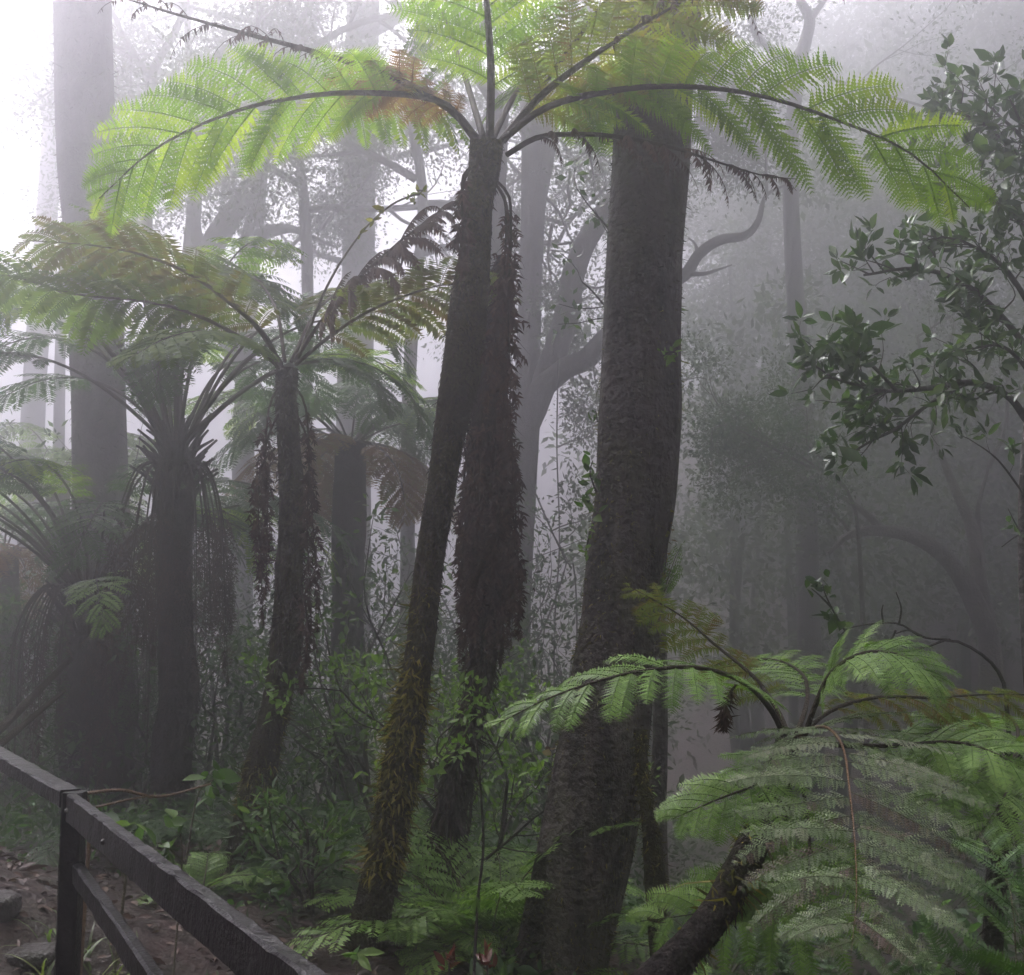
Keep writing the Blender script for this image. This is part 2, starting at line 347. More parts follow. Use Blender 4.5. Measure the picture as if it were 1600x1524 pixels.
def barkmat(name, c0, c1, moss, amt, scale=6.0, rough=.75, stretch=.35, bump=.6, spec=.35, extra=None):
    m, t, o = newmat(name); tc = t.nodes.new('ShaderNodeTexCoord'); mp = t.nodes.new('ShaderNodeMapping'); mp.inputs['Scale'].default_value = (1, 1, stretch)
    t.links.new(tc.outputs['Object'], mp.inputs[0])
    n1 = N_(t, 'ShaderNodeTexNoise', Scale=scale*3, Detail=8.0, Roughness=.7); t.links.new(mp.outputs[0], n1.inputs['Vector'])
    n2 = N_(t, 'ShaderNodeTexNoise', Scale=scale*.45, Detail=6.0, Roughness=.65); t.links.new(tc.outputs['Object'], n2.inputs['Vector'])
    n3 = N_(t, 'ShaderNodeTexNoise', Scale=scale*9, Detail=4.0); t.links.new(tc.outputs['Object'], n3.inputs['Vector'])
    c = ramp(t, n1.outputs[0], [(.3, c0), (.7, c1)])
    if extra is not None:
        n4 = N_(t, 'ShaderNodeTexNoise', Scale=scale*.8, Detail=5.0, Roughness=.6); t.links.new(mp.outputs[0], n4.inputs['Vector'])
        f4 = ramp(t, n4.outputs[0], [(.56, (0, 0, 0)), (.66, (1, 1, 1))])
        x4 = N_(t, 'ShaderNodeMixRGB'); t.links.new(f4, x4.inputs[0]); t.links.new(c, x4.inputs[1]); x4.inputs[2].default_value = (*extra, 1); c = x4.outputs[0]
    f = ramp(t, n2.outputs[0], [(max(0, .62-amt*.5), (0, 0, 0)), (min(1, .76-amt*.4), (1, 1, 1))])
    mc = ramp(t, n3.outputs[0], [(.3, tuple(x*.5 for x in moss)), (.7, tuple(x*1.35 for x in moss))])
    x = N_(t, 'ShaderNodeMixRGB'); t.links.new(f, x.inputs[0]); t.links.new(c, x.inputs[1]); t.links.new(mc, x.inputs[2])
    p = N_(t, 'ShaderNodeBsdfPrincipled', Roughness=rough); p.inputs['Specular IOR Level'].default_value = spec; t.links.new(x.outputs[0], p.inputs['Base Color'])
    hsum = N_(t, 'ShaderNodeMath', operation='ADD'); t.links.new(n1.outputs[0], hsum.inputs[0]); t.links.new(n3.outputs[0], hsum.inputs[1])
    b = N_(t, 'ShaderNodeBump', Strength=bump, Distance=.06); t.links.new(hsum.outputs[0], b.inputs['Height']); t.links.new(b.outputs[0], p.inputs['Normal'])
    t.links.new(p.outputs[0], o.inputs[0]); return m
barkmat('bark_dark', (.005, .0035, .004), (.07, .05, .045), (.045, .046, .012), .24, 3.0, extra=(.13, .115, .09), bump=1.0, rough=.6, spec=.35, stretch=.18)
barkmat('bark_fern', (.008, .006, .007), (.055, .04, .037), (.035, .032, .012), .25, 9, rough=.9, stretch=.6, bump=1.0, spec=.15)
barkmat('bark_mossy', (.014, .010, .009), (.035, .024, .018), (.05, .045, .013), .6, 10, rough=.9, bump=1.0, spec=.15)
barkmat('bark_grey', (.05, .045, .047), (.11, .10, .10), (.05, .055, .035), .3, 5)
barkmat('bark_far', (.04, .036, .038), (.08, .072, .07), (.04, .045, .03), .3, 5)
barkmat('bark_red', (.025, .013, .014), (.065, .032, .03), (.02, .018, .012), .2, 9, stretch=.15, bump=1.0, rough=.85, spec=.2)
barkmat('twig', (.022, .016, .015), (.05, .038, .033), (.03, .032, .016), .25, 14)
barkmat('stem_brown', (.02, .014, .012), (.055, .036, .024), (.035, .026, .012), .3, 20, rough=.65, spec=.12)
barkmat('stem_olive', (.04, .04, .014), (.09, .075, .025), (.05, .04, .015), .2, 20, rough=.45)
barkmat('stem_orange', (.10, .05, .02), (.16, .085, .035), (.09, .04, .02), .2, 20, rough=.4)
barkmat('wet_timber', (.0025, .002, .0025), (.010, .008, .009), (.006, .007, .005), .15, 10, rough=.36, stretch=.8, bump=.3, spec=.10)
barkmat('stone', (.025, .02, .02), (.06, .05, .048), (.03, .032, .015), .3, 7, rough=.45, stretch=1)
barkmat('soil', (.014, .008, .007), (.06, .028, .020), (.022, .022, .010), .3, 3.2, rough=.75, stretch=1, bump=1.0)

# ------------------------------------------------------------------ ground
g = MB(); nx, ny = 220, 240
ax = np.sign(np.linspace(-1, 1, nx))*np.abs(np.linspace(-1, 1, nx))**2.6*118
ay = np.concatenate([-np.linspace(1, 0, 50, endpoint=False)**2.2*100, np.linspace(0, 1, ny-50)**2.4*140])
X, Y = np.meshgrid(ax, ay); V = np.stack([X, Y, ground_z(X, Y)], -1).reshape(-1, 3)
near = np.exp(-(V[:, 0]**2+V[:, 1]**2)/200)
V[:, 2] += near*(.025*pnoise(V, 2.2, 3)+.012*pnoise(V, 8, 4))
i = np.arange(len(ay)-1)[:, None]*nx; j = np.arange(nx-1)[None]
g.add(V, np.stack([i+j, i+j+1, i+nx+j+1, i+nx+j], -1).reshape(-1, 4))
tag(g.build('ground', M['soil']), None, None, kind='structure')

# ------------------------------------------------------------------ tall trees
def trunk_tree(name, label, cat, P, wpx, mat, amp=.06, freq=5.0, segs=24, rings=70, seed=1, moss=None, group=None, top=None, root=True, d0=None):
    """P: (px, py, depth) from the crown down; wpx: trunk widths in the same picture units"""
    Q = pts(*P); rad = np.array([wpx[k]*far(P[k][2])/FPX/2 for k in range(len(P))])
    if root:
        b = Q[-1]; dv = nrm(Q[-1]-Q[-2]); k = 0
        while b[2] > ground_z(b[0], b[1])-.12 and k < 80: b = b+dv*.08; k += 1
        if k: Q = np.vstack([Q, b]); rad = np.append(rad, rad[-1]*1.2)
    base = np.array([Q[-1][0], Q[-1][1], float(ground_z(Q[-1][0], Q[-1][1]))])
    t = thing(name, label, cat, base, group or 'trees standing in the mist'); mb = MB()
    seg = np.concatenate([[0], np.cumsum(np.linalg.norm(np.diff(Q, axis=0), axis=1))]); seg /= seg[-1]
    rr = np.interp(np.linspace(0, 1, rings), seg, rad)
    bs, dr, C = tube(mb, Q, rr, rings, segs, amp, freq, seed, ridge=amp*.35)
    mb.build('trunk', M[mat], t)
    return t, bs, dr, Q
def vec(a, b): return np.asarray(b, float)-np.asarray(a, float)

# the big mossy trunk right of centre
t, bs, dr, Q = trunk_tree('canopy_tree', 'thick mossy dark tree trunk leaning in the right foreground', 'tree',
    [(1075, -1000, 5.2), (1062, -600, 5.2), (1055, -330, 5.2), (1046, -150, 5.2), (1036, 20, 5.2), (1022, 130, 5.2), (1015, 250, 5.2), (1004, 400, 5.2), (1000, 550, 5.2), (998, 650, 5.2), (990, 780, 5.2), (975, 880, 5.2), (968, 980, 5.2), (953, 1080, 5.2), (938, 1190, 5.2), (908, 1350, 5.2), (880, 1470, 5.2), (866, 1540, 5.2)],
    [86, 100, 110, 112, 116, 118, 118, 112, 118, 124, 122, 118, 122, 130, 142, 146, 142, 150], 'bark_dark', .075, 2.8, 56, 300, 11)
fuzz(t, bs, dr, 'moss', 'moss_dark', 22000, .018, .005, 12, hang=.4, patch=.78, freq=1.3)
fuzz(t, bs, dr, 'moss', 'moss', 22000, .018, .005, 13, zhi=5.2, hang=.4, patch=.95, freq=1.2)
leafy(t, [(Q[0], (1, .4, .8), 2.8, .1), (Q[0], (.2, 1, .7), 2.8, .1), (Q[0]-[0, 0, .3], (.9, -.3, .6), 2.6, .09)], ('bark_dark', 'leaf_gloss'), np.random.RandomState(3), .13, 26, .3, KITE, .5, 3, 3)  # dense crown above the view, added to shade the mist on the right

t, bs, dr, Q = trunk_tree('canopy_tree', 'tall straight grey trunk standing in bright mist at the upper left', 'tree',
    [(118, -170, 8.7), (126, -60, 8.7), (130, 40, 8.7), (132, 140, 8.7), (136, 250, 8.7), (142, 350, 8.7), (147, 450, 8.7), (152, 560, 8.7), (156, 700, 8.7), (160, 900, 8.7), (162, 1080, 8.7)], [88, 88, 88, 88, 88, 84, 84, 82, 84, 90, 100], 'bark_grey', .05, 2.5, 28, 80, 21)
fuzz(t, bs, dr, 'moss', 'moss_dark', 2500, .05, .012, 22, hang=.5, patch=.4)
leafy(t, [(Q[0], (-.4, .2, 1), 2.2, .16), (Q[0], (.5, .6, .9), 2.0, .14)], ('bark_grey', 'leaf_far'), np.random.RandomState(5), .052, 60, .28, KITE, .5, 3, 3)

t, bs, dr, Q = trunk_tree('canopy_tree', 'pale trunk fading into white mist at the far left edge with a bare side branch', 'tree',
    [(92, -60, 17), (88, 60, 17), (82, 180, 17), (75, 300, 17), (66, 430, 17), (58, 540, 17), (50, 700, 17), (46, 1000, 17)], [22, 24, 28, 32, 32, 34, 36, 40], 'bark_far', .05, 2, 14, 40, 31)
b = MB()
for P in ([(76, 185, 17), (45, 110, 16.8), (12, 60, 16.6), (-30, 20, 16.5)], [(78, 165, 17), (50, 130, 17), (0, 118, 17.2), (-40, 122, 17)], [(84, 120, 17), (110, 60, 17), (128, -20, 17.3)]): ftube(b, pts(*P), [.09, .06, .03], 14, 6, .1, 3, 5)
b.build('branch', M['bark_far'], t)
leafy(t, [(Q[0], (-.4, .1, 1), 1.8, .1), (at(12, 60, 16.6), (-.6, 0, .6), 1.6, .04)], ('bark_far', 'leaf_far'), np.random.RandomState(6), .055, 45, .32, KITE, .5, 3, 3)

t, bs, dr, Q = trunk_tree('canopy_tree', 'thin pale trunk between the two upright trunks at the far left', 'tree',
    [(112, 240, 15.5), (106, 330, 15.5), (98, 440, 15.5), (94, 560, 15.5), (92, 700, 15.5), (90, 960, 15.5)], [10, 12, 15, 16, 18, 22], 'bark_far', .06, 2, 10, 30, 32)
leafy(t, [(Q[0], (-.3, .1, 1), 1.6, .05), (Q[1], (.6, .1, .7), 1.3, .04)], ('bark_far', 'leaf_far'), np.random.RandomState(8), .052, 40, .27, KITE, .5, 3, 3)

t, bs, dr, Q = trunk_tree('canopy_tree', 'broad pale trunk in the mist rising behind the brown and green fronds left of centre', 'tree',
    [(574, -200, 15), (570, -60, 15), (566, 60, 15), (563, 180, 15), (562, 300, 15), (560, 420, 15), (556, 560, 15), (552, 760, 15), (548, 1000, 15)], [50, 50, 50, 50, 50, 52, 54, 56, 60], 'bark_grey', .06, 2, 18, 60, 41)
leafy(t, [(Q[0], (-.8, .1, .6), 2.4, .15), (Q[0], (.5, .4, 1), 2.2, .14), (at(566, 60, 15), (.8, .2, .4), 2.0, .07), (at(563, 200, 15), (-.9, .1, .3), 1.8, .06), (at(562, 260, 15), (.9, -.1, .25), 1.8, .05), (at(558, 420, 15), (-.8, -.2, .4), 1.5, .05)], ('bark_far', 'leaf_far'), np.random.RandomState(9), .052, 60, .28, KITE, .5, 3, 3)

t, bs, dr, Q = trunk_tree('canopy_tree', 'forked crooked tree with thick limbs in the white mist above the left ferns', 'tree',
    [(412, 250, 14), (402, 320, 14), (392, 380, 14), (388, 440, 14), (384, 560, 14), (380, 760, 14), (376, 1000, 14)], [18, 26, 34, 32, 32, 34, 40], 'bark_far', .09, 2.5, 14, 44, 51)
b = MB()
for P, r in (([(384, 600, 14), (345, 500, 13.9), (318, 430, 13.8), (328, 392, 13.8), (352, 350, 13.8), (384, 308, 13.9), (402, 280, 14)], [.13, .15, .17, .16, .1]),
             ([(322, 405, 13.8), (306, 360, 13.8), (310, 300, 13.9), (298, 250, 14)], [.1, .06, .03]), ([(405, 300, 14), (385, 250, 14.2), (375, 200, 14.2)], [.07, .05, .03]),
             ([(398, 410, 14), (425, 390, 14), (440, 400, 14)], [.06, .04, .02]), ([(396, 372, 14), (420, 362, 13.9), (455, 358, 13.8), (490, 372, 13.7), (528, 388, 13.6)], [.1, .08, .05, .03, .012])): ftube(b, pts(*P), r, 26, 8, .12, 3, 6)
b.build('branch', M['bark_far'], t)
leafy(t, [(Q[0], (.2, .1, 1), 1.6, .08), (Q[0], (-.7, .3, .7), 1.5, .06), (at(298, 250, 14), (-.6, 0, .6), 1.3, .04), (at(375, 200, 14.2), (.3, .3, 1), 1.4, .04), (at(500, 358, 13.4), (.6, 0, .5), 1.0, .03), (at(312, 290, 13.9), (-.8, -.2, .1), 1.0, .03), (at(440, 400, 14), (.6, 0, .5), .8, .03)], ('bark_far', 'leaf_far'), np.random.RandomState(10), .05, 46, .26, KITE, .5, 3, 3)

t, bs, dr, Q = trunk_tree('canopy_tree', 'grey trunk right of the central tree fern with two bent limbs rising from its fork', 'tree',
    [(846, 150, 11.5), (842, 230, 11.5), (834, 320, 11.5), (830, 420, 11.5), (826, 540, 11.5), (822, 640, 11.5), (816, 760, 11.5), (810, 900, 11.5), (804, 1080, 11.5)], [70, 56, 40, 36, 38, 46, 42, 42, 46], 'bark_grey', .09, 2.5, 18, 70, 61)
b = MB()
ftube(b, pts((814, 740, 11.5), (826, 660, 11.5), (858, 575, 11.4), (886, 490, 11.3), (896, 430, 11.3), (920, 370, 11.2), (962, 310, 11.1), (1010, 270, 11)), [.07, .15, .13, .12, .11, .09], 40, 10, .08, 3, 5)
ftube(b, pts((820, 690, 11.5), (838, 622, 11.4), (880, 578, 11.3), (915, 562, 11.2), (945, 530, 11.1), (985, 500, 11)), [.06, .13, .12, .1, .09], 34, 10, .08, 3, 6)
for P in ([(845, 300, 11.5), (872, 330, 11.4), (890, 370, 11.4), (905, 390, 11.3)], [(896, 440, 11.3), (930, 450, 11.2), (950, 445, 11.1)], [(862, 350, 11.5), (856, 400, 11.5), (862, 440, 11.5)], [(886, 290, 11.4), (890, 320, 11.4), (880, 345, 11.4)]): ftube(b, pts(*P), [.025, .015, .008], 14, 5, .1, 5, 7)
b.build('branch', M['bark_grey'], t)
leafy(t, [(Q[0], (-.3, .1, 1), 1.6, .1), (Q[0], (.5, .1, 1), 1.6, .1), (at(925, 565, 11.2), (.2, .2, -.9), .45, .01), (at(862, 440, 11.5), (.3, 0, -.6), .5, .01)], ('bark_grey', 'leaf_far'), np.random.RandomState(12), .04, 26, .16, KITE, .5, 3, 3)

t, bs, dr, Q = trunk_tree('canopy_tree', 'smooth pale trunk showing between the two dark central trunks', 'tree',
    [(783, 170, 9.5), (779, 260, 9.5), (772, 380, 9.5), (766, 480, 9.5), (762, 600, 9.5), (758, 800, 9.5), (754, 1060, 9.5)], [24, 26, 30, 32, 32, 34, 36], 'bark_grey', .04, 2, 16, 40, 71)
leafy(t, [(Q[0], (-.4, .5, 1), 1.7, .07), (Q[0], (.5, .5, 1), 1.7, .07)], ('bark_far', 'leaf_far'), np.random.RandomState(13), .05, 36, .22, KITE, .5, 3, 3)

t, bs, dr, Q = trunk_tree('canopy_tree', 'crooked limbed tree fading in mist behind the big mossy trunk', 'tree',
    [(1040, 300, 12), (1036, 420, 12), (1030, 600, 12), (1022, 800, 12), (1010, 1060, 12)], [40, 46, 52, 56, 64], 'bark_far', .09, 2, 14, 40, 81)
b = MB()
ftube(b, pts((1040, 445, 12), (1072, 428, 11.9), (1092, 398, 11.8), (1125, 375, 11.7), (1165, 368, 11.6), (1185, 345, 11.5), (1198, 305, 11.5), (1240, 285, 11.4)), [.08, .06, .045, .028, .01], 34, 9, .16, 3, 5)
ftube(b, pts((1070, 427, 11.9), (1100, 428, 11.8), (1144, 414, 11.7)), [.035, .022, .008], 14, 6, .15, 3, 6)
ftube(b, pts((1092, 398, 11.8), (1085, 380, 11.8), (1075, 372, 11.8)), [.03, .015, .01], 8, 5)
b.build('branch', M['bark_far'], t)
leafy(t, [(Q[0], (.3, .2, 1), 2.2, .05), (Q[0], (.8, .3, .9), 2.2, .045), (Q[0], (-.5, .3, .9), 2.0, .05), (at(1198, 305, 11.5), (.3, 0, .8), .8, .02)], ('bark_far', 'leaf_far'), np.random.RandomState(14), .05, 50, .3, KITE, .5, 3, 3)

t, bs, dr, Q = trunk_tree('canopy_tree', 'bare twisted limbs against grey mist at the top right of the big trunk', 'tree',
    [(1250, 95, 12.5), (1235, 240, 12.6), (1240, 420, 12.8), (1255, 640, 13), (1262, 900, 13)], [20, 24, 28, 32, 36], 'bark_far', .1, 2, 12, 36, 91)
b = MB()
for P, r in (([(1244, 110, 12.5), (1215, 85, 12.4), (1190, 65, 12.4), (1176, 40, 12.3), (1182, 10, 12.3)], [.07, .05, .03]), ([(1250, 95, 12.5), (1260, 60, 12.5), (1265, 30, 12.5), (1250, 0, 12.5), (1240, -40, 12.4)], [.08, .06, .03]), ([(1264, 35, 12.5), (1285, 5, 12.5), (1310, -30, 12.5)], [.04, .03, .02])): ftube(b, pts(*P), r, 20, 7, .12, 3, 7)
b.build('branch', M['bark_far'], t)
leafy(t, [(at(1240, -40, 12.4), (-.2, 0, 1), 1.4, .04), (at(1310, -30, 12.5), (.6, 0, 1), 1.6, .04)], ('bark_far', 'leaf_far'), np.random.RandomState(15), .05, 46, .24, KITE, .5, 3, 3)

t, bs, dr, Q = trunk_tree('canopy_tree', 'faint arching tree in the dark mist at the right', 'tree',
    [(1462, 690, 12), (1490, 760, 12), (1520, 830, 12), (1530, 920, 12), (1545, 1000, 12), (1550, 1120, 12)], [8, 14, 20, 26, 32, 40], 'bark_dark', .08, 2, 14, 44, 101)
b = MB()
ftube(b, pts((1545, 990, 12), (1500, 900, 11.9), (1450, 850, 11.8), (1390, 830, 11.7), (1330, 835, 11.6), (1295, 865, 11.5)), [.13, .1, .08, .06, .02], 34, 9, .1, 3, 5)
ftube(b, pts((1380, 830, 11.7), (1350, 800, 11.7), (1320, 780, 11.7), (1290, 765, 11.7)), [.05, .035, .015], 16, 6, .1, 3, 6)
ftube(b, pts((1535, 880, 12), (1528, 800, 12), (1545, 730, 12)), [.05, .03, .015], 14, 6, .1, 3, 7)
b.build('branch', M['bark_dark'], t)
leafy(t, [(Q[0], (-.2, 0, 1), 1.2, .03), (at(1290, 765, 11.7), (-.7, 0, .3), .9, .02), (at(1545, 730, 12), (.4, 0, 1), 1.1, .03), (at(1330, 835, 11.6), (-.4, -.1, .5), .8, .02)], ('bark_dark', 'leaf_far'), np.random.RandomState(16), .042, 18, .2, KITE, .5, 3, 3)

t = thing('understorey_tree', 'faint leafy bough floating in grey mist right of the big trunk', 'tree', gpix(1330, 10.5))
b = MB(); tube(b, [gpix(1345, 10.5, -.1), at(1345, 900, 10.5), at(1330, 780, 10.4), at(1290, 735, 10.2)], [.05, .045, .035, .02], 24, 7, .1, 3, 3); b.build('trunk', M['bark_dark'], t)
leafy(t, [(at(1290, 735, 10.2), (-.9, 0, .12), 1.0, .018), (at(1290, 735, 10.2), (-.7, .1, .3), .8, .014), (at(1320, 760, 10.4), (-.4, -.3, .3), .7, .014)], ('bark_dark', 'leaf_dark'), np.random.RandomState(17), .036, 40, .14, KITE, .5, 3, 3, grav=-.02)

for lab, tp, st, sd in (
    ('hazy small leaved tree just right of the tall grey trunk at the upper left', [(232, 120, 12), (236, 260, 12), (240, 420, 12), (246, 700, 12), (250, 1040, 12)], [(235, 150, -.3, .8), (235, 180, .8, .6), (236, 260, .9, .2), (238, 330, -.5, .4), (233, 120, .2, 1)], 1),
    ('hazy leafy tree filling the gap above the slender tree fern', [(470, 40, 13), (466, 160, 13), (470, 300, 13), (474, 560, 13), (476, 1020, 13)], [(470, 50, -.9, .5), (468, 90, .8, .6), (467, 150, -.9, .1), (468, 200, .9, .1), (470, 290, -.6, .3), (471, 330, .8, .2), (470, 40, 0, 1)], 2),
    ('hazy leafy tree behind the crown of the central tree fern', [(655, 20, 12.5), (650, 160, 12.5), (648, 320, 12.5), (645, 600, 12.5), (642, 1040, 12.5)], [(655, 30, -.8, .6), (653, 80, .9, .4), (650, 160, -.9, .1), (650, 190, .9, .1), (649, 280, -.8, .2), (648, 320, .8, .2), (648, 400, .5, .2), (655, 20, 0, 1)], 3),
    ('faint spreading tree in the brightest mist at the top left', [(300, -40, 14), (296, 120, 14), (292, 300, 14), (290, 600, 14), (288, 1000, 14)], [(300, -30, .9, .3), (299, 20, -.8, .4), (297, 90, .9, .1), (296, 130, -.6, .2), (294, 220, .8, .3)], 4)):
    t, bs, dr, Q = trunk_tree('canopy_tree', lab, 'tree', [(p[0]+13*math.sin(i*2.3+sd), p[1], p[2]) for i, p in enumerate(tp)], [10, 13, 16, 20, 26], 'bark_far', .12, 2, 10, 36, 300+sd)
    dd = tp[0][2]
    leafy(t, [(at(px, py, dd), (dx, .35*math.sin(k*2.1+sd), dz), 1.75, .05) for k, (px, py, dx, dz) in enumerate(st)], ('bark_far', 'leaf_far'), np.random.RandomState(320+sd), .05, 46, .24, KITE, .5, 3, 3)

# broad-leaved tree at the right edge
t = thing('broadleaf_tree', 'glossy broad leaved tree reaching in from the right edge', 'tree', gpix(1640, 5.6))
b = MB(); base, dirs, C = tube(b, [gpix(1640, 5.6, -.1), at(1625, 1200, 5.6), at(1610, 1000, 5.6), at(1604, 800, 5.6), at(1612, 650, 5.6), at(1625, 450, 5.7), at(1640, 200, 5.8), at(1650, -60, 5.9)], [.075, .06, .05, .045, .042, .04, .035, .02], 70, 12, .08, 4, 5)
b.build('trunk', M['bark_dark'], t)
rng = np.random.RandomState(77); crown = MB(); PP, OO = [], []
def limb(P, r, twigs, L, seed, per=6, up=.25):
    per = min(per, 6)
    lm = MB(); Q = pts(*P); tube(lm, Q, [r, r*.75, r*.35], 30, 7, .1, 5, seed); C = spline(Q, 40)
    for k in range(twigs):
        i = int(6+33*(k+.5)/twigs+rng.rand()*2); i = min(i, 39)
        T = nrm(C[min(i, 39)]-C[max(i-3, 0)]); s = nrm(rng.randn(3)); s = nrm(s-T*(s@T)); d = nrm(T*.7+s*.8+Z*up)
        q = C[i]+d*L*(.5+.7*rng.rand()); mid = (C[i]+q)/2+rng.randn(3)*L*.1; tube(lm, [C[i], mid, q], [r*.3, r*.2, r*.12], 8, 4, cap=False)
        for e in ([q, mid] if rng.rand() > .4 else [q]):
            n = int(per*(.6+.8*rng.rand())); o = nrm(rng.randn(n, 3)+d*1.1); PP.append(e+o*.015); OO.append(o)
            q2 = e+nrm(d+rng.randn(3)*.8)*L*.5; tube(lm, [e, (e+q2)/2+rng.randn(3)*.015, q2], [r*.15, r*.12, r*.08], 6, 3, cap=False)
            o = nrm(rng.randn(n, 3)+nrm(q2-e)); PP.append(q2+o*.015); OO.append(o)
    lm.build('branch', M['twig'], t)
limb([(1606, 660, 5.6), (1575, 620, 5.5), (1520, 598, 5.4), (1440, 608, 5.3), (1370, 610, 5.2), (1300, 590, 5.1)], .02, 22, .20, 1)
limb([(1500, 600, 5.4), (1440, 640, 5.3), (1400, 670, 5.25), (1360, 690, 5.2), (1320, 715, 5.15)], .012, 11, .15, 2)
limb([(1400, 610, 5.2), (1350, 560, 5.2), (1310, 540, 5.15), (1280, 555, 5.1)], .01, 9, .16, 3)
limb([(1618, 560, 5.6), (1560, 490, 5.5), (1500, 440, 5.4), (1430, 420, 5.4), (1350, 430, 5.3)], .018, 18, .18, 4)
limb([(1622, 500, 5.6), (1570, 420, 5.6), (1510, 380, 5.6), (1470, 370, 5.6)], .016, 14, .18, 5)
limb([(1630, 340, 5.7), (1590, 250, 5.7), (1530, 190, 5.7), (1475, 175, 5.7)], .015, 17, .22, 6, 10)
limb([(1640, 290, 5.7), (1600, 220, 5.7), (1560, 180, 5.8), (1530, 150, 5.8)], .014, 13, .22, 7, 10)
limb([(1630, 400, 5.7), (1580, 330, 5.6), (1540, 300, 5.5), (1500, 290, 5.5)], .014, 18, .2, 8)
limb([(1640, 300, 5.8), (1630, 250, 5.6), (1600, 200, 5.5), (1580, 160, 5.4)], .012, 9, .18, 9, 10)
limb([(1620, 600, 5.6), (1590, 560, 5.4), (1560, 540, 5.3), (1520, 545, 5.2)], .012, 10, .16, 10)
limb([(1605, 780, 5.6), (1560, 720, 5.5), (1520, 690, 5.4), (1500, 680, 5.4)], .006, 3, .1, 11)
limb([(1604, 850, 5.6), (1585, 815, 5.5), (1575, 795, 5.5)], .006, 1, .05, 12, 1)
limb([(1603, 830, 5.6), (1585, 840, 5.5), (1565, 855, 5.5)], .006, 1, .05, 13, 1)
leaves(crown, np.concatenate(PP), np.concatenate(OO), .066, rng, OVAL, .44, .3, .1, .24); crown.build('crown', M['leaf_gloss'], t)

# wiry shrub, lower right
t = thing('wiry_shrub', 'dark bare twig arching above the green fronds at the lower right', 'shrub', gpix(1592, 4.6))
b = MB()
tube(b, [gpix(1592, 4.6, -.1), at(1580, 1200, 4.6), at(1572, 1090, 4.6), at(1560, 1050, 4.6), at(1530, 1020, 4.55), at(1485, 1000, 4.5), at(1445, 1012, 4.5), at(1415, 1018, 4.45)], [.02, .016, .013, .011, .009, .004], 50, 7, .12, 6, 4)
b.build('stem', M['twig'], t); b = MB()
for P in ([(1485, 1000, 4.5), (1440, 995, 4.5), (1405, 975, 4.5), (1360, 975, 4.5), (1320, 985, 4.5), (1308, 1005, 4.5)], [(1440, 994, 4.5), (1420, 985, 4.5), (1400, 990, 4.5)], [(1405, 976, 4.5), (1408, 950, 4.5), (1400, 925, 4.5)], [(1380, 975, 4.5), (1378, 955, 4.5), (1380, 945, 4.5)], [(1400, 985, 4.5), (1392, 1000, 4.5), (1378, 1010, 4.5)], [(1320, 985, 4.5), (1305, 960, 4.5), (1290, 930, 4.5), (1285, 910, 4.5)], [(1300, 950, 4.5), (1280, 930, 4.5), (1268, 920, 4.5)]): ftube(b, pts(*P), [.005, .004, .002], 16, 4, .1, 8, 4)
b.build('branch', M['twig'], t); c = MB(); rng = np.random.RandomState(4)
e = np.repeat(pts((1292, 925, 4.5), (1285, 910, 4.5), (1268, 920, 4.5), (1300, 960, 4.5), (1296, 965, 4.5), (1312, 985, 4.5)), 6, 0); leaves(c, e+rng.randn(len(e), 3)*.012, nrm(rng.randn(len(e), 3)+Z*.4), .05, rng, OVAL, .5, .3); c.build('foliage', M['leaf_gloss'], t)

# ------------------------------------------------------------------ far wood on the slope behind
rng = np.random.RandomState(5); wood = MB()
for k in range(150):
    x = rng.uniform(4, 26); y = rng.uniform(22, 44)
    if x < 4.6+.16*(y-22): continue
    b = gpt(x, y); H = rng.uniform(4.5, 9) if y < 31 else rng.uniform(9, 15)
    if b[2]+H > 28: H = 28-b[2]
    if H < 1.5: continue
    top = b+np.array([rng.randn()*.5, rng.randn()*.5, H*.8]); tube(wood, [b-[0, 0, .2], (b+top)/2+rng.randn(3)*.2, top], [.2, .14, .06], 12, 6, tone=.1, cap=False)
    for c in range(12):
        cc = top+rng.randn(3)*np.array([2.2, 2.2, 2.4]); n = 210
        o = nrm(rng.randn(n, 3)); leaves(wood, cc+o*rng.uniform(.6, 1.4)*(.5+.5*rng.rand(n, 1)), o, .19, rng, KITE, .5)
tag(wood.build('distant_forest', M['leaf_far']), 'dark wooded slope fading into the mist at the right', 'forest', kind='stuff')

# ------------------------------------------------------------------ tree ferns
def fern_trunk(name, label, P, wpx, mat, seed, amp=.12, freq=7, segs=26, rings=110, fib=6000, fl=.05, moss=0, mz=1.4, group='tree ferns'):
    t, bs, dr, Q = trunk_tree(name, label, 'tree fern', P, wpx, mat, amp, freq, segs, rings, seed, group=group)
    if fib: fuzz(t, bs, dr, 'root_fibres', 'fibre', int(fib*1.4), fl*.62, .007, seed+1, hang=.86)
    if moss: fuzz(t, bs, dr, 'moss', 'moss', moss, .038, .008, seed+2, zhi=mz, hang=.35, patch=.75, freq=3)
    return t, bs, dr, Q
def dangle(t, P, seed, r=.007, n=26, l=.06, side=True, mat='leaf_dead', name='dead_frond', pl=.09):
    """an old frond hanging down the trunk: thin stalk with shrivelled shreds"""
    return frond(t, pts(*P), pl, n, .12, (0, -1, 0), 1.3, .9, 7, .045, STRAND, mat, 'stem_brown', r, seed, thin=.55, jit=.5, ribs=True, skip=.22, wratio=.3)
A = lambda *l: pts(*l)
D1 = 5.0
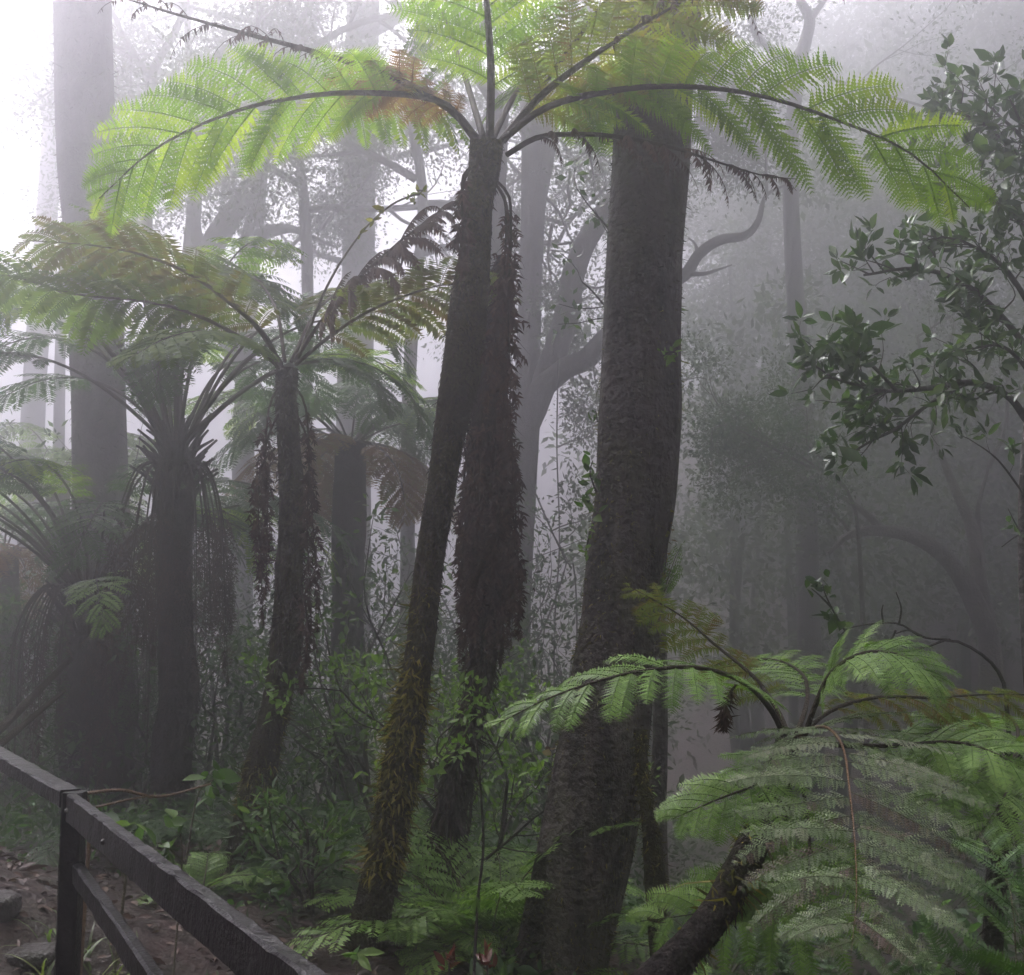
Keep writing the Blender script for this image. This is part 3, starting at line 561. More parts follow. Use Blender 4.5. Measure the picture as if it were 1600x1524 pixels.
t, bs, dr, Q = fern_trunk('tree_fern', 'tall leaning tree fern in the centre with green, golden and dead fronds at its crown',
    [(762, 222, D1), (758, 270, D1), (749, 320, D1), (741, 400, D1), (730, 480, D1), (722, 560, D1), (708, 650, D1), (692, 760, D1), (678, 840, D1), (665, 930, D1), (655, 1020, D1), (640, 1110, D1), (626, 1200, D1), (606, 1310, D1), (586, 1410, D1), (568, 1495, D1)],
    [56, 50, 46, 46, 52, 56, 52, 46, 44, 46, 46, 50, 54, 56, 60, 70], 'bark_mossy', 111, .19, 5, 30, 150, 9000, .035, 9000, 1.75)
fuzz(t, bs, dr, 'moss', 'moss', 5200, .042, .013, 114, zlo=.35, zhi=1.25, hang=.45, patch=.3, freq=2.5)
# young green fronds
frond(t, A((765, 225, 5), (767, 110, 4.9), (760, 0, 4.7), (752, -110, 4.4), (745, -210, 4.0)), .50, 14, .17, (0, 1, .1), .35, .5, 28, .095, LOBED, 'leaf_bright', 'stem_brown', .02, 201)
frond(t, A((778, 225, 5), (850, 170, 4.75), (950, 143, 4.45), (1060, 135, 4.2), (1180, 148, 4.0), (1300, 185, 3.9), (1420, 238, 3.85), (1515, 325, 3.8)), .42, 14, .2, (0, .5, .87), .55, .62, 26, .092, LOBED, 'leaf_bright', 'stem_brown', .018, 202, tip=.2, peak=.5)
frond(t, A((745, 222, 5), (690, 160, 4.85), (560, 145, 4.65), (430, 158, 4.5), (330, 188, 4.42), (235, 238, 4.38), (155, 310, 4.3)), .42, 15, .25, (0, .5, .87), .55, .6, 26, .092, LOBED, 'leaf_bright', 'stem_brown', .017, 203, peak=.45)
frond(t, A((768, 220, 5.02), (810, 140, 5.5), (870, 70, 6.0), (930, 40, 6.5)), .48, 12, .25, (0, .5, .9), .6, .5, 24, .1, KITE, 'leaf_bright', 'stem_brown', .016, 204)
frond(t, A((745, 215, 5.02), (680, 150, 5.6), (600, 140, 6.1), (540, 180, 6.5)), .48, 12, .25, (0, .5, .9), .6, .5, 24, .1, KITE, 'leaf_bright', 'stem_brown', .016, 205)
frond(t, A((755, 215, 5.03), (720, 100, 5.6), (690, 20, 6.1), (650, -30, 6.7)), .5, 12, .25, (0, .8, .6), .5, .5, 24, .1, KITE, 'leaf_bright', 'stem_brown', .016, 206)
# turning fronds
frond(t, A((748, 225, 5), (712, 178, 4.92), (650, 138, 4.85), (585, 110, 4.75), (480, 78, 4.6), (400, 57, 4.5), (330, 38, 4.45), (240, 12, 4.4), (160, -14, 4.3)), .30, 12, .10, (0, .1, .99), .8, .5, 20, .06, LOBED, 'leaf_rust', 'stem_brown', .02, 207, label='old frond with rusty brown leaflets near its base', jit=.16, upto=.36, peak=.2, only=1 if False else 0)
frond(t, A((590, 112, 4.76), (480, 78, 4.6), (400, 57, 4.5), (330, 38, 4.45), (240, 12, 4.4), (160, -14, 4.3)), .26, 14, .05, (0, -.3, .95), 1.1, .6, 16, .035, STRAND, 'leaf_dead', 'stem_brown', .009, 208, thin=.45, jit=.28, label='bare dead tip with shrivelled hanging leaflets', skip=.2)
frond(t, A((785, 220, 5), (845, 150, 4.85), (930, 85, 4.7), (1000, 40, 4.6), (1070, 0, 4.45), (1150, -50, 4.3)), .46, 14, .12, (0, .5, .87), .5, .6, 26, .098, LOBED, 'leaf_olive', 'stem_brown', .02, 209, label='frond turning olive and gold', jit=.12)
frond(t, A((930, 85, 4.68), (1000, 40, 4.58), (1070, 0, 4.43), (1150, -50, 4.28), (1230, -110, 4.1)), .40, 9, .05, (0, -.35, .93), .95, .5, 16, .04, STRAND, 'leaf_dead', 'stem_brown', .008, 210, thin=.6, jit=.25, skip=.2)
frond(t, A((790, 215, 5.02), (880, 90, 5.0), (960, -10, 4.9), (1060, -70, 4.7), (1200, -85, 4.4), (1330, -70, 4.2), (1440, -30, 4.0)), .36, 12, .35, (0, -.3, .95), 1.3, .4, 16, .03, STRAND, 'leaf_dead', 'stem_brown', .014, 211, thin=.7, jit=.2, skip=.15, label='shrivelled dead frond')
frond(t, A((792, 242, 5), (840, 215, 4.9), (900, 210, 4.85), (960, 213, 4.75), (1040, 228, 4.65), (1120, 253, 4.55), (1190, 274, 4.5), (1245, 280, 4.4)), .30, 13, .12, (0, -.3, .95), 1.15, .5, 16, .04, STRAND, 'leaf_dead', 'stem_brown', .014, 212, thin=.8, jit=.2, skip=.1, label='dead frond with limp dark leaflets')
frond(t, A((800, 195, 5), (850, 165, 5.0), (910, 150, 5.05), (980, 150, 5.1), (1060, 175, 5.0)), .38, 13, .25, (0, .5, .87), .6, .5, 22, .085, LOBED, 'leaf_bright', 'stem_brown', .012, 213)
# old fronds hanging along the trunk
dangle(t, [(738, 262, 4.98), (724, 275, 4.95), (722, 330, 4.95), (723, 420, 4.95), (716, 540, 4.95)], 221)
dangle(t, [(734, 262, 4.97), (722, 300, 4.93), (724, 380, 4.93), (726, 450, 4.94)], 222)
dangle(t, [(778, 285, 4.97), (796, 310, 4.93), (798, 380, 4.93), (794, 480, 4.94), (797, 600, 4.95), (798, 720, 4.95)], 223, pl=.13, n=40)
dangle(t, [(776, 290, 4.98), (790, 320, 4.95), (788, 420, 4.95), (776, 520, 4.95), (760, 640, 4.95)], 224, pl=.12, n=36)
dangle(t, [(778, 292, 5.02), (793, 330, 5.05), (796, 440, 5.05), (786, 560, 5.05), (790, 690, 5.05)], 225, pl=.14, n=40)

t, bs, dr, Q = fern_trunk('tree_fern', 'shaggy reddish trunk hung with dead fronds just behind the central tree fern',
    [(786, 400, 5.9), (781, 470, 5.9), (774, 540, 5.9), (766, 620, 5.9), (761, 700, 5.9), (759, 780, 5.9), (758, 860, 5.9), (760, 940, 5.9), (757, 1010, 5.9), (742, 1090, 5.9), (724, 1170, 5.9), (706, 1250, 5.9), (694, 1310, 5.9)],
    [16, 26, 36, 46, 52, 54, 52, 48, 40, 34, 34, 38, 46], 'bark_red', 121, .2, 6, 30, 110, 12000, .12)
rng = np.random.RandomState(6)
for k in range(40):
    x0 = 722+rng.rand()*78; y0 = 430+rng.rand()**.8*380; y1 = min(y0+160+rng.rand()*330, 1010+rng.rand()*45); x0 += (776-x0)*max(0, (640-y0)/330); z0 = 5.72+rng.rand()*.3
    xb = x0+rng.randn()*6; dangle(t, [(x0, y0, z0), (xb+rng.randn()*5, (y0+y1)/2, z0-.03), (xb+rng.randn()*7, y1, z0)], 230+k, .006, 26, .05, pl=.07+.1*rng.rand())

t, bs, dr, Q = fern_trunk('tree_fern', 'slender tree fern left of centre with one big skeletal dead frond',
    [(449, 575, 6.3), (448, 620, 6.3), (452, 700, 6.3), (457, 790, 6.3), (453, 880, 6.3), (450, 960, 6.3), (443, 1040, 6.3), (430, 1110, 6.3), (412, 1180, 6.3), (396, 1250, 6.3), (376, 1320, 6.3), (350, 1390, 6.3)],
    [34, 32, 34, 38, 42, 46, 48, 46, 46, 44, 42, 48], 'bark_mossy', 131, .13, 7, 26, 120, 8000, .05, 7000, 1.0)
frond(t, A((440, 575, 6.3), (410, 520, 6.2), (355, 470, 6.05), (290, 425, 5.9), (210, 395, 5.8), (130, 382, 5.7), (40, 376, 5.6)), .42, 15, .16, (0, .45, .9), .6, .5, 22, .09, KITE, 'leaf_fading', 'stem_brown', .016, 301, label='arching frond fading to olive')
frond(t, A((440, 570, 6.3), (400, 510, 6.4), (330, 440, 6.5), (250, 385, 6.6), (180, 365, 6.7), (110, 385, 6.8)), .42, 13, .25, (0, .3, .95), .5, .5, 22, .09, KITE, 'leaf_mid', 'stem_brown', .014, 302)
frond(t, A((438, 575, 6.3), (380, 530, 6.1), (300, 490, 5.9), (220, 470, 5.8), (120, 460, 5.75), (10, 430, 5.7), (-60, 430, 5.7)), .40, 14, .3, (0, .45, .9), .6, .5, 20, .085, KITE, 'leaf_mid', 'stem_brown', .013, 303)
frond(t, A((460, 565, 6.3), (500, 505, 6.15), (550, 445, 6.0), (610, 390, 5.9), (660, 350, 5.85), (705, 322, 5.8)), .52, 15, .2, (0, -.6, .8), .75, .45, 24, .06, STRAND, 'leaf_dead', 'stem_brown', .013, 304, thin=.95, jit=.16, label='skeletal dead frond with drooping brown leaflets')
frond(t, A((462, 570, 6.3), (510, 530, 6.2), (570, 490, 6.1), (640, 460, 6.0), (710, 445, 5.9), (800, 470, 5.8)), .40, 14, .2, (0, .45, .9), .6, .5, 20, .085, KITE, 'leaf_fading', 'stem_brown', .012, 305)
frond(t, A((455, 565, 6.3), (500, 480, 6.6), (560, 450, 6.9), (640, 460, 7.2)), .42, 15, .25, (0, .4, .9), .5, .5, 20, .09, KITE, 'leaf_fading', 'stem_brown', .012, 306)
frond(t, A((445, 565, 6.3), (430, 480, 6.6), (390, 430, 6.9), (330, 420, 7.2)), .42, 15, .25, (0, .4, .9), .5, .5, 20, .09, KITE, 'leaf_mid', 'stem_brown', .012, 307)
frond(t, A((440, 580, 6.3), (410, 545, 5.9), (340, 520, 5.5), (270, 525, 5.2), (200, 560, 4.9)), .34, 15, .3, (0, -.4, .9), .7, .5, 20, .08, KITE, 'leaf_mid', 'stem_brown', .012, 308)
cz = MB(); tube(cz, A((463, 568, 6.3), (510, 450, 6.2), (560, 370, 6.15), (605, 325, 6.1), (640, 307, 6.1), (658, 303, 6.1), (660, 297, 6.1), (652, 298, 6.1)), [.012, .009, .006, .005, .007], 40, 6)
cr = cz.build('crozier', M['stem_olive'], t, label='thin unfurling frond with a curled tip')
cl = MB(); e = A((640, 306, 6.1), (655, 302, 6.1), (648, 315, 6.1), (585, 345, 6.12), (562, 366, 6.15), (660, 300, 6.1), (600, 328, 6.1)); leaves(cl, np.repeat(e, 4, 0), nrm(rng.randn(28, 3)), .045, rng, OVAL, .5); cl.build('bud', M['leaf_olive'], cr)
for k, (P, q) in enumerate([([(440, 600, 6.25), (420, 640, 6.2), (412, 760, 6.2), (408, 880, 6.2), (412, 980, 6.2)], .12), ([(438, 640, 6.25), (415, 700, 6.2), (418, 800, 6.2), (415, 930, 6.2)], .14), ([(458, 600, 6.25), (478, 640, 6.2), (485, 760, 6.2), (492, 880, 6.2), (496, 990, 6.2)], .1), ([(460, 640, 6.25), (482, 700, 6.2), (480, 830, 6.2), (486, 960, 6.2)], .11), ([(462, 900, 6.2), (478, 950, 6.15), (478, 1020, 6.15), (470, 1080, 6.15)], .14), ([(430, 700, 6.2), (408, 730, 6.15), (404, 800, 6.15), (410, 900, 6.15)], .14)]):
    dangle(t, P, 320+k, .007, 32, .05, pl=q)

t, bs, dr, Q = fern_trunk('tree_fern', 'stout dark tree fern with a V of long bare stalks at the left',
    [(275, 690, 7.5), (276, 760, 7.5), (276, 840, 7.5), (273, 920, 7.5), (275, 1000, 7.5), (280, 1080, 7.5), (272, 1160, 7.5), (268, 1240, 7.5), (264, 1310, 7.5)], [34, 60, 60, 54, 56, 60, 62, 64, 72], 'bark_fern', 141, .24, 5, 26, 90, 9000, .07)
def stubs(t, top, n, r, L, seed):
    rr = np.random.RandomState(seed); m = MB()
    for k in range(n):
        a = 2.4*k+rr.randn()*.2; hh = np.array([math.sin(a), math.cos(a), 0]); z = -.5*(k/n); p = top+hh*r*(.45+.4*k/n)+[0, 0, z]
        tube(m, [p, p+hh*L*.25+[0, 0, L*.5], p+hh*L*(.6+.3*rr.rand())+[0, 0, L*(.8+.5*rr.rand())]], [.02, .016, .009], 7, 5, .1, 9, k, rr.rand())
    m.build('stalk_bases', M['bark_fern'], t)
stubs(t, Q[0], 46, .15, .26, 1)
rng = np.random.RandomState(31)
for k in range(26):
    az = 2*math.pi*k/26+rng.randn()*.12; e = R(rng.uniform(42, 72)); L = rng.uniform(1.8, 2.4)*1.1
    c = Q[0]+np.array([math.sin(az), math.cos(az), 0])*.09
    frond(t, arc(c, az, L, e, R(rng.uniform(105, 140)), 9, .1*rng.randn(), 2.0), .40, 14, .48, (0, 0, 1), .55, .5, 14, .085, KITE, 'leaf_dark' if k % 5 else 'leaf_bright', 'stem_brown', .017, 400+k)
for k in range(26):
    az = R(rng.uniform(0, 360)); h = np.array([math.sin(az), math.cos(az)*.6-.2, 0])
    c = Q[0]-[0, 0, .15]+h*.1; b = 1.2+.6*rng.rand()
    P = np.array([c, c+h*.18-[0, 0, .08], c+h*.30-[0, 0, .45], c+h*.36-[0, 0, b*.7], c+h*.40-[0, 0, b]])
    frond(t, P, .16+.1*rng.rand(), 18, .35, (0, -1, 0), 1.2, .9, 6, .035, STRAND, 'leaf_dead', 'stem_brown', .009, 440+k, thin=.7, jit=.3)

t, bs, dr, Q = fern_trunk('tree_fern', 'broad dark tree fern with a wide shaggy trunk at the far left',
    [(140, 925, 8), (145, 980, 8), (150, 1060, 8), (152, 1140, 8), (154, 1220, 8), (156, 1290, 8)], [48, 86, 104, 106, 108, 112], 'bark_fern', 151, .22, 4, 28, 80, 10000, .09)
stubs(t, Q[0], 46, .2, .3, 2)
for k in range(26):
    az = 2*math.pi*k/26+rng.randn()*.14; e = R(rng.uniform(38, 70)); L = rng.uniform(1.8, 2.4)*1.2
    c = Q[0]+np.array([math.sin(az), math.cos(az), 0])*.1
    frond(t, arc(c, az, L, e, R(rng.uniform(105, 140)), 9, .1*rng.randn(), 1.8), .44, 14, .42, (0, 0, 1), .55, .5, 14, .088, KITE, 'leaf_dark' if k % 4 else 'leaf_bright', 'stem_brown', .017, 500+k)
for k in range(30):
    az = 2*math.pi*k/30+rng.randn()*.2; h = np.array([math.sin(az), math.cos(az), 0]); b = 1.0+.9*rng.rand(); w = .35+.25*rng.rand(); c = Q[0]+h*.12
    frond(t, np.array([c, c+h*w*.55+[0, 0, .05], c+h*w-[0, 0, .35], c+h*w*1.05-[0, 0, b*.7], c+h*w*1.05-[0, 0, b]]), .2, 16, .3, (0, 0, 1), 1.2, .8, 7, .045, STRAND if k % 3 else KITE, 'leaf_dead' if k % 3 else 'leaf_dark', 'stem_brown', .01, 560+k, thin=.75, jit=.25)
frond(t, A((150, 940, 7.8), (150, 915, 7.5), (150, 905, 7.3), (155, 930, 7.1), (165, 985, 7.0)), .36, 14, .2, (0, -.6, .8), .5, .6, 16, .07, KITE, 'leaf_jade', 'stem_brown', .01, 540)

t, bs, dr, Q = fern_trunk('tree_fern', 'hazy tree fern with drooping golden lower fronds behind the slender one',
    [(548, 690, 9.2), (547, 760, 9.2), (545, 850, 9.2), (544, 950, 9.2), (543, 1050, 9.2), (542, 1150, 9.2), (541, 1230, 9.2)], [52, 52, 52, 50, 52, 54, 62], 'bark_fern', 161, .08, 5, 22, 70, 3000, .05)
for k in range(24):
    az = 2*math.pi*k/24+rng.randn()*.14; e = R(rng.uniform(22, 52)); L = rng.uniform(1.4, 1.8)*1.35
    gold = k % 3 == 0
    if gold: e = R(rng.uniform(-10, 10)); L = 1.15*1.35
    frond(t, arc(Q[0]+np.array([math.sin(az), math.cos(az), 0])*.1, az, L, e, R(rng.uniform(95, 115)) if not gold else R(75), wob=.1*rng.randn()), .50, 13, .2, (0, 0, 1), .7, .5, 14, .11, KITE, 'leaf_golden' if gold else ('leaf_dark' if k % 4 else 'leaf_bright'), 'stem_brown', .013, 600+k, label='drooping golden brown frond' if gold else None)

t, bs, dr, Q = fern_trunk('tree_fern', 'hazy tree fern cut by the left edge with golden drooping fronds', [(5, 860, 9.5), (8, 930, 9.5), (12, 1020, 9.5), (14, 1120, 9.5), (15, 1200, 9.5)], [44, 44, 44, 46, 54], 'bark_fern', 171, .08, 5, 20, 60, 2500, .05)
for k in range(18):
    az = 2*math.pi*k/18+rng.randn()*.14; gold = k % 2 == 0
    e = R(rng.uniform(-5, 15)) if gold else R(rng.uniform(25, 55))
    frond(t, arc(Q[0]+np.array([math.sin(az), math.cos(az), 0])*.1, az, 1.6 if gold else 2.3, e, R(80 if gold else 110), wob=.1*rng.randn()), .48, 13, .2, (0, 0, 1), .7, .5, 12, .11, KITE, 'leaf_golden' if gold else 'leaf_dark', 'stem_brown', .013, 650+k)
t, bs, dr, Q = fern_trunk('tree_fern', 'pale green tree fern in the mist behind the left fern crowns', [(90, 740, 11.5), (92, 850, 11.5), (94, 1000, 11.5), (95, 1120, 11.5)], [36, 36, 38, 44], 'bark_fern', 181, .08, 5, 16, 50, 1500, .05)
for k in range(16):
    az = 2*math.pi*k/16+rng.randn()*.14
    frond(t, arc(Q[0], az, rng.uniform(1.5, 1.9)*1.5, R(rng.uniform(15, 50)), R(100)), .62, 13, .2, (0, 0, 1), .6, .5, 12, .14, KITE, 'leaf_bright', 'stem_brown', .013, 700+k)

# low leaning tree fern in the right foreground
t, bs, dr, Q = fern_trunk('tree_fern', 'low tree fern on a leaning black trunk in the right foreground',
    [(1232, 1150, 3.2), (1222, 1200, 3.18), (1200, 1265, 3.15), (1172, 1330, 3.1), (1140, 1390, 3.05), (1105, 1445, 3.0), (1060, 1495, 2.95), (1010, 1545, 2.9)], [38, 42, 46, 48, 50, 52, 56, 60], 'bark_fern', 191, .1, 10, 28, 110, 4000, .02, 900, 1.0)
frond(t, A((1225, 1150, 3.2), (1205, 1110, 3.12), (1165, 1068, 3.0), (1100, 1045, 2.9), (1030, 1045, 2.85), (950, 1060, 2.8), (860, 1090, 2.78), (770, 1135, 2.75)), .19, 15, .18, (0, -.4, .92), .7, .5, 24, .044, LOBED, 'leaf_jade', 'stem_brown', .009, 801, peak=.4)
frond(t, A((1232, 1148, 3.2), (1215, 1110, 3.3), (1180, 1060, 3.4), (1120, 1010, 3.5), (1060, 960, 3.6), (980, 915, 3.7)), .17, 14, .2, (0, -.5, .85), .8, .5, 20, .04, LOBED, 'leaf_olive', 'stem_brown', .008, 802, label='olive brown frond', jit=.14)
frond(t, A((1258, 1148, 3.2), (1275, 1100, 3.15), (1300, 1050, 3.1), (1350, 1020, 3.05), (1410, 1025, 3.0), (1470, 1065, 2.95)), .20, 14, .25, (0, -.45, .9), .6, .5, 24, .042, LOBED, 'leaf_jade', 'stem_brown', .009, 803)
frond(t, A((1245, 1148, 3.22), (1262, 1090, 3.4), (1250, 1050, 3.6), (1200, 1030, 3.8), (1130, 1040, 4.0)), .22, 14, .25, (0, -.4, .9), .6, .5, 24, .046, LOBED, 'leaf_jade', 'stem_brown', .009, 804)
frond(t, A((1250, 1155, 3.2), (1320, 1165, 3.1), (1400, 1165, 3.0), (1490, 1160, 2.9), (1560, 1180, 2.8), (1640, 1230, 2.75)), .18, 15, .3, (0, -.5, .85), .55, .5, 24, .04, LOBED, 'leaf_jade', 'stem_brown', .009, 805)
frond(t, A((1250, 1150, 3.22), (1300, 1110, 3.4), (1370, 1090, 3.5), (1460, 1090, 3.55), (1560, 1085, 3.6), (1680, 1090, 3.6)), .19, 16, .2, (0, -.4, .9), .7, .5, 22, .042, LOBED, 'leaf_olive', 'stem_brown', .008, 806, label='olive frond')
frond(t, A((1240, 1152, 3.15), (1285, 1135, 3.0), (1316, 1165, 2.8), (1328, 1240, 2.6), (1336, 1320, 2.42), (1338, 1400, 2.26), (1330, 1490, 2.12)), .335, 17, .06, (0, -.5, .85), .28, .3, 18, .05, FEATHER, 'leaf_mottled', 'stem_orange', .0045, 807, label='large grey mottled frond with an orange midrib', peak=.35, jit=.12, wratio=.62, gap=2.2)
frond(t, A((1230, 1155, 3.15), (1200, 1190, 2.95), (1180, 1225, 2.85), (1120, 1250, 2.8), (1050, 1280, 2.75)), .17, 14, .2, (0, -.5, .85), .5, .5, 22, .045, LOBED, 'leaf_jade', 'stem_brown', .007, 808)
frond(t, A((1235, 1155, 3.25), (1232, 1260, 3.35), (1205, 1350, 3.4), (1160, 1400, 3.4), (1100, 1425, 3.4), (1000, 1440, 3.4)), .24, 12, .25, (0, -.8, .6), .8, .4, 26, .042, LOBED, 'leaf_jade', 'stem_brown', .007, 809)
frond(t, A((1240, 1155, 3.25), (1262, 1280, 3.2), (1262, 1370, 3.1), (1235, 1420, 3.05), (1180, 1450, 3.0)), .26, 11, .3, (0, -.8, .6), .8, .3, 26, .042, LOBED, 'leaf_jade', 'stem_brown', .007, 810)
dangle(t, [(1150, 1070, 3.0), (1140, 1085, 3.0), (1132, 1110, 3.0), (1130, 1140, 3.0)], 811, .004, 10, pl=.03)

t, bs, dr, Q = fern_trunk('tree_fern', 'dark stemmed tree fern at the right edge behind the low foreground fern', [(1585, 1190, 4.0), (1575, 1260, 4.0), (1562, 1330, 4.0), (1555, 1400, 4.0), (1550, 1480, 4.0)], [26, 26, 28, 30, 34], 'bark_fern', 195, .1, 8, 22, 60, 2500, .035)
for k, P in enumerate([[(1580, 1190, 4), (1550, 1140, 3.8), (1500, 1130, 3.6), (1440, 1150, 3.5)], [(1580, 1195, 4), (1545, 1200, 3.7), (1500, 1220, 3.5), (1440, 1260, 3.4)], [(1590, 1190, 4), (1620, 1140, 3.9), (1680, 1130, 3.8), (1760, 1160, 3.7)], [(1585, 1190, 4), (1590, 1140, 4.3), (1570, 1120, 4.7), (1530, 1130, 5)], [(1582, 1195, 4), (1580, 1220, 3.6), (1560, 1260, 3.4), (1520, 1320, 3.3)], [(1590, 1195, 4), (1640, 1200, 3.7), (1700, 1240, 3.5)], [(1580, 1190, 4), (1540, 1150, 4.2), (1480, 1150, 4.4), (1400, 1190, 4.5)]]):
    frond(t, A(*P), .22, 13, .2, (0, -.4, .9), .6, .5, 20, .046, LOBED, 'leaf_jade', 'stem_brown', .009, 820+k)

# ------------------------------------------------------------------ ground ferns
def ground_fern(label, px, d, n, L, leaf, seed, e=(40, 70), plen=.16, bend=(70, 105), dz=0, stem='stem_olive', npin=16, azr=None, up=None, m=12, name='ground_fern', group='ferns on the forest floor', bright=None):
    rng = np.random.RandomState(seed); b = gpix(px, d, dz); t = thing(name, label, 'fern', b, group); kk = kscale(b[1]); L, plen = L*kk, plen*kk
    for k in range(n):
        az = 2*math.pi*k/n+rng.randn()*.2 if azr is None else R(rng.uniform(*azr))
        frond(t, arc(b+[0, 0, -.02], az, L*rng.uniform(.75, 1.1), R(rng.uniform(*e)), R(rng.uniform(*bend)), wob=.1*rng.randn()), plen, npin, .18, (0, 0, 1), .3, .45, m, plen*.24, KITE, leaf if not (bright and k % 3 == 0) else bright, stem, .006, seed*50+k)
    return t
f0 = ground_fern('large green fern between the two leaning mossy trunks', 765, 5.6, 11, 1.2, 'leaf_jade', 1, plen=.26, e=(50, 80))
ground_fern('fresh green fern pressed against the left side of the big trunk', 825, 5.6, 9, 1.1, 'leaf_jade', 2, plen=.22)
ground_fern('small bright fern at the foot of the central tree fern', 668, 5.5, 9, .5, 'leaf_jade', 3, plen=.15)
ground_fern('faint fern in the mist between the big trunk and the low tree fern', 1120, 6.5, 9, 1.0, 'leaf_dark', 4, plen=.26, dz=.25)
ground_fern('wispy fern in front of the slender tree fern base', 330, 5.8, 7, .45, 'leaf_jade', 5, plen=.13)
t = thing('ground_fern', 'deep green fern with long ribbed fronds in the bottom right corner', 'fern', gpix(1600, 2.4), 'ferns on the forest floor'); b0 = gpix(1600, 2.4)
for k, P in enumerate([[(1590, 1540, 2.3), (1586, 1450, 2.32), (1572, 1370, 2.4), (1530, 1300, 2.55)], [(1610, 1560, 2.2), (1640, 1480, 2.2), (1660, 1400, 2.3), (1660, 1330, 2.5)], [(1580, 1590, 2.2), (1530, 1540, 2.2), (1460, 1500, 2.25), (1380, 1490, 2.3)], [(1600, 1560, 2.5), (1600, 1460, 2.7), (1570, 1400, 2.9), (1510, 1370, 3.1)]]):
    frond(t, np.vstack([b0, (b0+at(*P[0]))/2, A(*P)]), .21, 15, .42, (0, -1, .3), .22, .35, 24, .024, LOBED, 'leaf_deep', 'stem_olive', .006, 860+k, peak=.3, wratio=.5)
ground_fern('hazy dark fern beneath the shaggy reddish trunk', 860, 7.2, 9, .9, 'leaf_dark', 7, plen=.25)
ground_fern('green fern low behind the leaning black trunk', 1080, 4.3, 9, .7, 'leaf_jade', 8, plen=.2, dz=.05)
ground_fern('dark fern in the shade of the broad tree fern at the left', 215, 6.6, 9, .7, 'leaf_dark', 9, plen=.2)
ground_fern('fern tuft between the stout tree fern and the slender one', 355, 7.4, 9, .8, 'leaf_dark', 10, plen=.22)
ground_fern('fern growing from behind the wooden rail beside the central fern', 480, 6.0, 8, .5, 'leaf_dark', 11, plen=.16)
ground_fern('drooping fern low under the grey mottled frond', 1330, 3.4, 9, .7, 'leaf_dark', 12, plen=.2)
ground_fern('pale fern in the mist beneath the hazy tree fern', 600, 8.2, 9, .9, 'leaf_jade', 13, plen=.25)

# ------------------------------------------------------------------ shrubs and saplings
def shrub(name, label, px, d, H, n, leaf, mat, seed, spread=.6, ratio=.5, per=8, lev=2, kids=3, rad=.06, tmpl=OVAL, dz=0, group='undergrowth shrubs'):
    rng = np.random.RandomState(seed); b = gpix(px, d, dz); t = thing(name, label, 'shrub', b, group)
    st = [(b+rng.randn(3)*[.04, .04, 0]-[0, 0, .03], (rng.randn()*spread, rng.randn()*spread, 1.1), H*rng.uniform(.45, .7), .008+.006*H) for k in range(n)]
    leafy(t, st, ('twig', mat), rng, leaf, per, rad, tmpl, ratio, lev, kids, .7, .04, 5, ('stem', 'foliage')); return t
shrub('leafy_shrub', 'pale green shrub in the mist left of the central leaning trunk', 600, 7.4, 1.9, 4, .055, 'leaf_fresh', 41, .35, rad=.1)
shrub('leafy_shrub', 'small leaved blue green shrub in front of the shaggy reddish trunk', 745, 6.4, 1.75, 4, .042, 'leaf_jade', 42, .22, lev=3, rad=.06, per=6)
shrub('leafy_shrub', 'bright broad leaved shrub between rail and central tree fern', 500, 5.6, .75, 4, .06, 'leaf_fresh', 43, .4, .32, 5, 1, 4, rad=.08)
shrub('leafy_shrub', 'dark leafed bush in the shade below the slender tree fern', 455, 6.4, .5, 4, .06, 'leaf_dark', 44, .5, .38, 5, 1, 4)
shrub('leafy_shrub', 'misty shrub right of the hazy tree fern trunk', 650, 8.8, 1.9, 4, .05, 'leaf_dark', 45, .4, rad=.1)
shrub('leafy_shrub', 'hazy bush at the foot of the forked grey trunk', 880, 9.0, 2.1, 4, .07, 'leaf_dark', 46, .35, rad=.12, per=6)
shrub('leafy_shrub', 'misty low bush left of the hazy tree fern trunk', 490, 8.0, 1.5, 4, .05, 'leaf_dark', 47, .4, rad=.1)
shrub('leafy_shrub', 'dim bush behind the stout tree fern', 215, 9.0, 1.7, 4, .055, 'leaf_dark', 48, .4, rad=.12)
shrub('leafy_shrub', 'dim bush in the gap at the far left behind the rail', 40, 8.0, 1.3, 4, .055, 'leaf_dark', 49, .4, rad=.12)
shrub('leafy_shrub', 'dark bushy tangle right of the stout tree fern trunk', 335, 8.2, 1.6, 5, .06, 'leaf_dark', 50, .3, rad=.1)
shrub('leafy_shrub', 'low dark bush close to the foot of the big trunk', 800, 4.7, .4, 6, .07, 'leaf_gloss', 52, .5, .45, 7, 1)
shrub('leafy_shrub', 'dim bush in the hollow behind the low tree fern', 1420, 6.2, 1.3, 4, .07, 'leaf_dark', 53, .4, rad=.1, dz=0)
shrub('leafy_shrub', 'hazy bush beside the trunk of the right edge tree fern', 1500, 5.2, .9, 4, .06, 'leaf_dark', 54, .4, rad=.1)
shrub('leafy_shrub', 'tall wispy shrub in the mist behind the fork of the grey trunk', 905, 9.6, 2.6, 3, .07, 'leaf_far', 55, .2, rad=.15, per=7)
